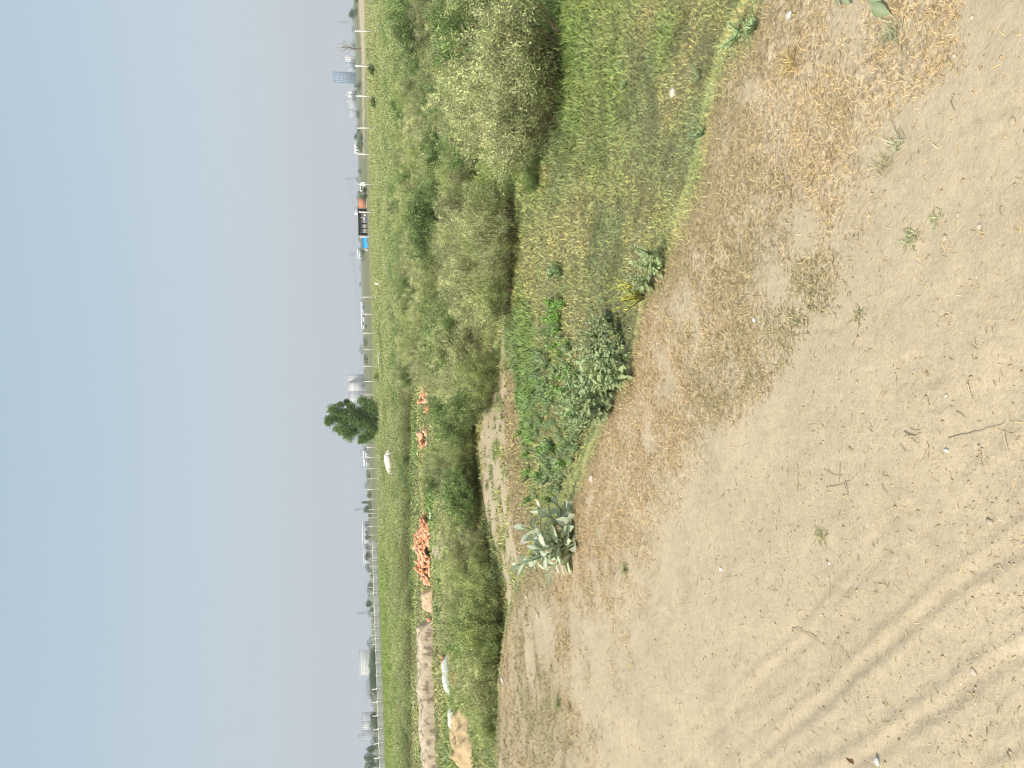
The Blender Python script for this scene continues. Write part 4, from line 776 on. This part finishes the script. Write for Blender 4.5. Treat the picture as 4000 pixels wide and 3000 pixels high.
s = Acc(); s.box((0, 0, .45), (.22, .16, .9)); o = s.obj('boundary_stone', M_conc, loc=far(1108, 88)); tag(o, 'short pale boundary post alone in light grass below the fence', 'post')
o = Acc().tube([(0, 0, .5), (1.6, .3, .55)], [.07, .07], 8).obj('concrete_pipe', M_conc, loc=far(1425, 96)); tag(o, 'pale concrete post fallen flat in the grass', 'post')
# precast wall: about 4.3 m bays from (-80,160) to (-49,247)
W0, W1 = A([-103, 140, ZF]), A([-39, 195.6, ZF]); u = (W1-W0)/np.linalg.norm(W1-W0); Lw = np.linalg.norm(W1-W0); nb = int(Lw/2.9); az = math.atan2(u[1], u[0])
root = empty('precast_wall', W0, az); tag(root, 'long pale precast concrete boundary wall with scalloped top on the left', 'wall')
Wr = Acc(); Wr.box((1.45, 0, .7), (2.72, .06, 1.4)); Wr.box((1.45, -.05, .72), (2.3, .05, .05)); Wr.box((1.45, -.05, .36), (2.3, .05, .05)); Wr.box((1.45, -.05, 1.08), (2.3, .05, .05))
for j in range(5): Wr.tube([(.3+j*.57, 0, 1.38), (.3+j*.57, 0, 1.48)], [.25, .08], 8)
M_wall = matte('pale_precast', (.80, .77, .70), (.92, .88, .82), .8, .9, .3, 8, .02); wm = Wr.mesh('wall_panel', M_wall); wp = Acc().box((0, 0, .8), (.22, .2, 1.65)).mesh('wall_post', M_wall)
for j in range(nb):
    o = link('wall_panel', wm, root, (j*2.9, 0, 0)); o = link('wall_post', wp, root, (j*2.9, -.03, 0))
tops = Acc().box((0, 0, 1.2), (.16, .16, 2.4)).mesh('fence_post', M_conc)
for k_, j in enumerate(range(0, 24)):
    q_ = W0+u*(j*2.9)+A([-u[1], u[0], 0])*.35
    if not (2640 < float(proj(q_[0], q_[1], q_[2])[1]) < 3100): continue
    o = link('concrete_post', tops); o.location = q_; o.scale = (1, 1, 1.06); tag(o, 'tall pale post standing directly behind the left precast wall', 'fence post', 'tall posts behind the left precast wall')

# ------------------------------------------------------------------ shed, tarpaulin hut, van
def fac(Y0, Y1, dd): a, b = far(Y0, dd), far(Y1, dd); c = (a+b)/2; v = a-b; return c, np.linalg.norm(v), math.atan2(v[1], v[0])
dd = 233; c, wdt, az = fac(776, 812, dd); H = 2.65
M_bw = matte('brick_wall', (.46, .20, .12), (.56, .27, .17), 1.5, .9); root = empty('brick_shed', c, az); tag(root, 'small orange brick shed joined to the grey shed', 'shed')
Acc().box((0, 1.5, H/2), (wdt, 3, H)).obj('wall', M_bw, root); Acc().box((0, 1.5, H+.06), (wdt+.2, 3.2, .1), 0, (.5, .45, .4)).obj('roof', M_paint, root); Acc().box((0, -.1, .12), (wdt, .12, .24), 0, (.6, .52, .42)).obj('plinth', M_paint, root)
Acc().tube([(-.9, -.6, 0), (-.2, -.1, 1.1)], [.07, .06], 6, (.6, .48, .34)).obj('prop', M_twig, root)
c, wdt, az = fac(814, 920, dd); root = empty('grey_shed', c, az); tag(root, 'long open fronted grey shed with a dark flat roof edge', 'shed')
hw = wdt/2
Acc().box((0, 2.6, H/2), (wdt, .2, H), 0, (.34, .34, .33)).obj('back_wall', M_paint, root); Acc().box((0, 1.3, H+.05), (wdt+.3, 3.2, .14), 0, (.10, .10, .11)).obj('roof', M_paint, root)
for x_ in (-hw+.1, hw-.1): Acc().box((x_, 1.3, H/2), (.15, 2.6, H), 0, (.13, .08, .07)).obj('side_wall', M_paint, root)
Acc().box((0, 1.0, .95), (wdt*.94, .12, 1.9), 0, (.50, .48, .44)).obj('front_panel', M_paint, root)
for x_, w_ in ((-.28, .28), (-.55, .28), (-1.9, .3), (-hw+.45, .7), (hw-.5, .6)): Acc().box((x_, .9, 1.1), (w_, .06, 1.7), 0, (.05, .045, .04)).obj('opening_shade', M_paint, root)  # solid dark boxes painted as the shade inside the openings
for x_ in (1.35, -hw+1, 0): Acc().tube([(x_, .2, 0), (x_, .2, H)], [.05, .05], 6, (.6, .6, .58)).obj('support_post', M_paint, root)
q_ = far(834, dd+1); root = empty('water_tank', (q_[0], q_[1], ZF+H+.13)); tag(root, 'white plastic water tank on the roof of the grey shed', 'tank')
Acc().tube([(0, 0, 0), (0, 0, .85), (0, 0, .95)], [.36, .36, .2], 14, (.85, .86, .86)).obj('tank_body', M_paint, root, smooth=False); Acc().tube([(.55, 0, 0), (.55, 0, 1.35)], [.03, .03], 5, (.8, .8, .8)).obj('pipe', M_paint, root)
q_ = far(853, dd-1.5); o = Acc().tube([(0, 0, 1.3), (0, 0, 1.1), (0, 0, .75), (.05, 0, .7)], [.05, .25, .42, .3], 8, (.72, .56, .46)).obj('cloth_bundle', M_paint, loc=q_, smooth=True); tag(o, 'peach coloured cloth hanging from a support of the grey shed', 'cloth')
o = Acc().tube([(0, 0, 0), (0, 0, .62)], [.28, .28], 12, (.06, .14, .42)).obj('blue_barrel', M_paint, loc=q_+A([-.1, -.2, 0])); tag(o, 'small blue barrel under the peach cloth', 'barrel')
q_ = far(840, dd-1.5); o = Acc().tube([(0, 0, .35), (0, 0, .85), (0, 0, .95)], [.25, .25, .1], 10, (.75, .73, .68)).obj('white_can', M_paint, loc=q_); tag(o, 'white can standing before the grey shed', 'can')
c, wdt, az = fac(926, 968, dd-3); root = empty('tarpaulin_hut', c, az); tag(root, 'bright blue tarpaulin hut with dark blue roof edge', 'hut')
M_tarp = matte('blue_tarp', (.85, .9, .95), (1, 1, 1), 3, .6, .5, 6, .05, attr=True); hw = wdt/2
ac = Acc(); nx = 24; xs = np.linspace(-hw, hw, nx); hb = .25+.18*np.sin(xs*3.1)+.1*np.sin(xs*7.3); hb[:3] = 0
ac.add(np.concatenate([np.stack([xs, .05*np.sin(xs*9), np.maximum(hb, 0)], 1), np.stack([xs, np.full(nx, .25), np.full(nx, 1.38)], 1)]), [(i, i+1, nx+i+1, nx+i) for i in range(nx-1)], (.05, .40, .82))
for sx in (-hw, hw): ac.add([(sx, 0, 0), (sx, 2.5, 0), (sx, 2.3, 1.7), (sx, .25, 1.38)], [(0, 1, 2, 3)], (.05, .33, .7))
ac.obj('side_sheet', M_tarp, root)
Acc().add([(-hw-.05, .20, 1.38), (hw+.05, .20, 1.36), (hw+.05, .9, 1.78), (-hw-.05, .9, 1.8), (hw, 2.5, 1.4), (-hw, 2.5, 1.4)], [(0, 1, 2, 3), (3, 2, 4, 5)], (.02, .16, .34)).obj('roof_sheet', M_tarp, root)
o = Acc().box((0, 0, .35), (.9, .5, .7), 0, (.6, .58, .5)).box((.1, 0, .9), (.5, .4, .4), 0, (.62, .6, .55)).obj('block_stack', M_paint, loc=far(975, dd-2)); tag(o, 'pale stacked blocks at the left end of the blue hut', 'blocks')
c, wdt, az = fac(713, 748, 235); root = empty('white_van', c, az); tag(root, 'small white van parked beyond the fence, half hidden by bushes', 'van')
prof = A([(-1.45, .35), (1.4, .35), (1.45, 1.1), (1.2, 1.95), (-1.2, 2.0), (-1.45, 1.3)]); np_ = len(prof)
v_ = np.concatenate([np.stack([prof[:, 0], np.full(np_, -.05), prof[:, 1]], 1), np.stack([prof[:, 0], np.full(np_, 1.5), prof[:, 1]], 1)])
ac = Acc(); ac.add(v_, [(i, (i+1) % np_, np_+(i+1) % np_, np_+i) for i in range(np_)], (.85, .86, .84)); ac.add(v_, [tuple(range(np_))[::-1]], (.85, .86, .84)); ac.add(v_[np_:], [tuple(range(np_))], (.85, .86, .84)); ac.obj('body', M_paint, root)
for x_ in (-.5, .15): Acc().box((x_, -.07, 1.5), (.5, .04, .45)).obj('window', M_glass, root)
for x_ in (-.9, .9): Acc().tube([(x_, -.1, .32), (x_, .12, .32)], [.32, .32], 14, (.03, .03, .03)).obj('wheel', M_paint, root)
ac = Acc(); ac.add([(0, 0, .4), (.9, 0, .3), (1.2, .1, .9), (.5, .2, 1.4), (-.1, .1, 1.2), (.5, .5, .5), (.5, -.12, .8)], [(0, 1, 6), (1, 2, 6), (2, 3, 6), (3, 4, 6), (4, 0, 6), (0, 4, 5), (4, 3, 5), (3, 2, 5), (2, 1, 5), (1, 0, 5)], (.75, .74, .68))
tag(ac.obj('white_sheet_heap', M_paint, loc=far(762, 222)), 'crumpled white sheet heap left of the white van', 'sheet')
# low white roof line and odds far off
for Y0, Y1, d_, H_, c_, lab, nm in [(1180, 1285, 620, 2.2, (.75, .76, .78), 'long low white shed roof on the middle skyline', 'low_shed'), (1762, 1786, 480, 3.2, (.7, .72, .72), 'small white box house above the cow rump', 'small_house'), (1795, 1818, 480, 3.0, (.72, .73, .72), 'small white house above the cow head', 'small_house'), (560, 600, 900, 5, (.7, .7, .7), 'low white factory sheds left of the white blocks', 'low_shed'), (2036, 2120, 900, 8, (.52, .52, .52), 'faint grey low building behind the round tree', 'low_shed'), (2125, 2200, 950, 8, (.5, .5, .5), 'faint grey low building left of the round trees', 'low_shed'), (975, 1010, 700, 4, (.72, .73, .74), 'low pale shed beyond the blue hut', 'low_shed'), (1560, 1590, 700, 7, (.6, .6, .62), 'low grey building behind the lone tree', 'low_shed')]:
    c, wdt, az = fac(Y0, Y1, d_); root = empty(nm, c, az); tag(root, lab, 'building'); Acc().box((0, 4, H_/2), (wdt, 8, H_), 0, c_).obj('wall', M_paint, root)
    hw = wdt/2; Acc().add([(-hw-.3, -.4, H_), (hw+.3, -.4, H_), (hw+.3, 4, H_+.9), (-hw-.3, 4, H_+.9), (hw+.3, 8.4, H_), (-hw-.3, 8.4, H_)], [(0, 1, 2, 3), (3, 2, 4, 5)], (.72, .72, .72)).obj('roof', M_paint, root)
    for x_ in np.linspace(-hw*.6, hw*.6, 3): Acc().box((x_, -.03, H_*.5), (wdt*.12, .06, H_*.35), 0, (.1, .11, .12)).obj('window', M_paint, root)

# ------------------------------------------------------------------ hazy apartment blocks
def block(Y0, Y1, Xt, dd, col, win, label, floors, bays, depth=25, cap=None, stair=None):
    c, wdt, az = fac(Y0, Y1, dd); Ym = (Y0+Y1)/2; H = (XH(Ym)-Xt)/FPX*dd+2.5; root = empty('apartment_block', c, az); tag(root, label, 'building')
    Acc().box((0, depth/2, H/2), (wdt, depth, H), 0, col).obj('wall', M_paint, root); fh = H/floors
    for i in range(floors):
        a = Acc(); bw = wdt/bays
        for j in range(bays): a.box((-wdt/2+bw*(j+.5), -.1, fh*(i+.5)), (bw*.5, .3, fh*.5), 0, win)
        for j in range(max(2, int(bays*.6))): a.box((wdt/2+.05, depth*(j+.5)/max(2, int(bays*.6)), fh*(i+.5)), (.3, depth/bays*.5, fh*.5), 0, win)
        a.obj('window_row', M_paint, root)
    Acc().box((0, depth/2, H+.6), (wdt+.6, depth+.6, 1.2), 0, A(col)*.92).obj('parapet', M_paint, root)
    if cap: Acc().box((wdt*.2, depth/2, H+2.6), (wdt*.25, 6, 3), 0, col).obj('stair_head', M_paint, root)
    if stair: Acc().box((wdt*stair, -.6, H/2+1.5), (wdt*.1, 1.6, H+3), 0, (.82, .8, .76)).obj('stair_tower', M_paint, root)
GW, GB = (.76, .76, .74), (.40, .48, .56)
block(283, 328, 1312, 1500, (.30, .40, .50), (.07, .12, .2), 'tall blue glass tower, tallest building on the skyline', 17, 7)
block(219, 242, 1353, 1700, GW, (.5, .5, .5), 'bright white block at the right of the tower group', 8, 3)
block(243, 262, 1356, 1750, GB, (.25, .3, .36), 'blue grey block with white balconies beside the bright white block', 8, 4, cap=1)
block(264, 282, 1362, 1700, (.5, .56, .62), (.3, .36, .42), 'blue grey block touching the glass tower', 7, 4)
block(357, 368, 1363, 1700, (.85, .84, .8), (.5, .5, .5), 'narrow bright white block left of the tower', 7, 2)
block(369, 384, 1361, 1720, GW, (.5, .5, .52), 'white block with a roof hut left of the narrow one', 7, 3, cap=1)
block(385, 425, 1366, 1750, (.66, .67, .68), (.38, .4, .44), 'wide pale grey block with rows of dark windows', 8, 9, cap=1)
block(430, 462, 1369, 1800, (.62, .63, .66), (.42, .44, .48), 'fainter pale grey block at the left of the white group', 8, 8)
block(1462, 1493, 1362, 1500, (.66, .60, .60), (.45, .42, .42), 'pinkish striped wing of the big apartment block, shade in its colour', 9, 3)  # shaded face of the block: its shade is put into the duller colour
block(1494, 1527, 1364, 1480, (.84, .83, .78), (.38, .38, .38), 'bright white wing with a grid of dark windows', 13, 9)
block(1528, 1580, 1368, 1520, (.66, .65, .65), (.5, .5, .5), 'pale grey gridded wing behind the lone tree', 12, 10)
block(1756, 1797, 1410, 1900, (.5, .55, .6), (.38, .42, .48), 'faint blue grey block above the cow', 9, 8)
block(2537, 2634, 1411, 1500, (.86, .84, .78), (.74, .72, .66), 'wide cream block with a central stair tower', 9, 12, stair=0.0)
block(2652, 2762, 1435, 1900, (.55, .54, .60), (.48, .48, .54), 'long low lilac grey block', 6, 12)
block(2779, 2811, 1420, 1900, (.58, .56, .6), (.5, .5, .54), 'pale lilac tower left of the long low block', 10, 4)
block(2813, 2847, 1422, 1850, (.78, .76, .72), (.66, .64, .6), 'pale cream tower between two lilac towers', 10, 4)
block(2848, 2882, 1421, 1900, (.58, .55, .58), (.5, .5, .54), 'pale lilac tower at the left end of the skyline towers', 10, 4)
# unfinished frame building
c, wdt, az = fac(1040, 1080, 1700); root = empty('frame_building', c, az); tag(root, 'faint unfinished concrete frame building', 'building'); H = (XH(1060)-1402)/FPX*1700+2.5
a = Acc(); [a.box((0, 8, H*(i+1)/7), (wdt, 16, .5), 0, (.45, .48, .5)) for i in range(7)]; a.obj('slab', M_paint, root)
a = Acc(); [a.box((-wdt/2+wdt*i/8, y_, H/2), (.7, .7, H), 0, (.42, .45, .48)) for i in range(9) for y_ in (0.5, 8, 15.5)]; a.obj('column', M_paint, root)
# pylons and lines
def pylon(Y, Xt, dd, label):
    p = far(Y, dd); H = (XH(Y)-Xt)/FPX*dd+2.5; ac = Acc(); t_ = H/40*.35
    wd = lambda z: H*.11*(1-z/H)**1.3+H*.012
    lv = [0, .18, .34, .48, .6, .7, .8, .9, 1.0]
    for sx in (-1, 1):
        for sy in (-1, 1): ac.tube([(sx*wd(z*H), sy*wd(z*H), z*H) for z in lv], [t_]*9, 4)
    for i in range(8):
        a_, b_ = lv[i]*H, lv[i+1]*H
        for s1 in (-1, 1): ac.tube([(s1*wd(a_), -wd(a_), a_), (-s1*wd(b_), -wd(b_), b_)], [t_*.6]*2, 4); ac.tube([(wd(a_), s1*wd(a_), a_), (wd(b_), -s1*wd(b_), b_)], [t_*.6]*2, 4)
    o = empty('pylon', p, .5); tag(o, label, 'pylon'); ac.obj('mast', M_metal, o)
    for z in (.66, .78, .9): Acc().tube([(-H*.17, 0, z*H), (0, 0, z*H+H*.02), (H*.17, 0, z*H)], [t_*.8, t_*1.3, t_*.8], 4).obj('cross_arm', M_metal, o)
    return p, H
A1 = pylon(993, 1366, 900, 'faint lattice pylon left of the blue hut'); A2 = pylon(1500, 1398, 1500, 'very faint pylon behind the big apartment block'); A0 = pylon(700, 1352, 800, 'very faint pylon right of the white van')
pylon(90, 1330, 1200, 'very faint pylon at the right of the skyline'); pylon(2392, 1398, 1000, 'faint tapering pylon left of the tall loose tree'); pylon(1988, 1386, 1100, 'faint tapering pylon above the twin topped tree'); pylon(2868, 1403, 1500, 'faint mast above the left lilac tower')
def wire(pa, Ha, pb, Hb, z, sx):
    ts = np.linspace(0, 1, 16); P = np.array([pa*(1-t)+pb*t+A([sx*3, 0, (Ha*(1-t)+Hb*t)*z-14*4*t*(1-t)*.5]) for t in ts]); return P
for (pa, Ha), (pb, Hb), nm in ((A1, A2, 'left'), (A0, A1, 'right')):
    ac = Acc()
    for z in (.66, .78, .9):
        for sx in (-1, 1): ac.tube(wire(pa, Ha, pb, Hb, z, sx), [.09]*16, 3, cap=False)
    tag(ac.obj('power_line', M_metal), 'faint power lines running %s from the pylon by the blue hut' % nm, 'power line')

# ------------------------------------------------------------------ haze
hz = Acc().box((0, 1400, 42), (5200, 4400, 90), 0, (1, 1, 1)); M, t, o = mk('haze')
pv = N_(t, 'ShaderNodeVolumePrincipled'); pv.inputs['Density'].default_value = .00033; pv.inputs['Color'].default_value = (.92, .95, 1.0, 1); pv.inputs['Anisotropy'].default_value = 0
t.links.new(pv.outputs[0], o.inputs['Volume']); tag(hz.obj('haze', M), kind='stuff')
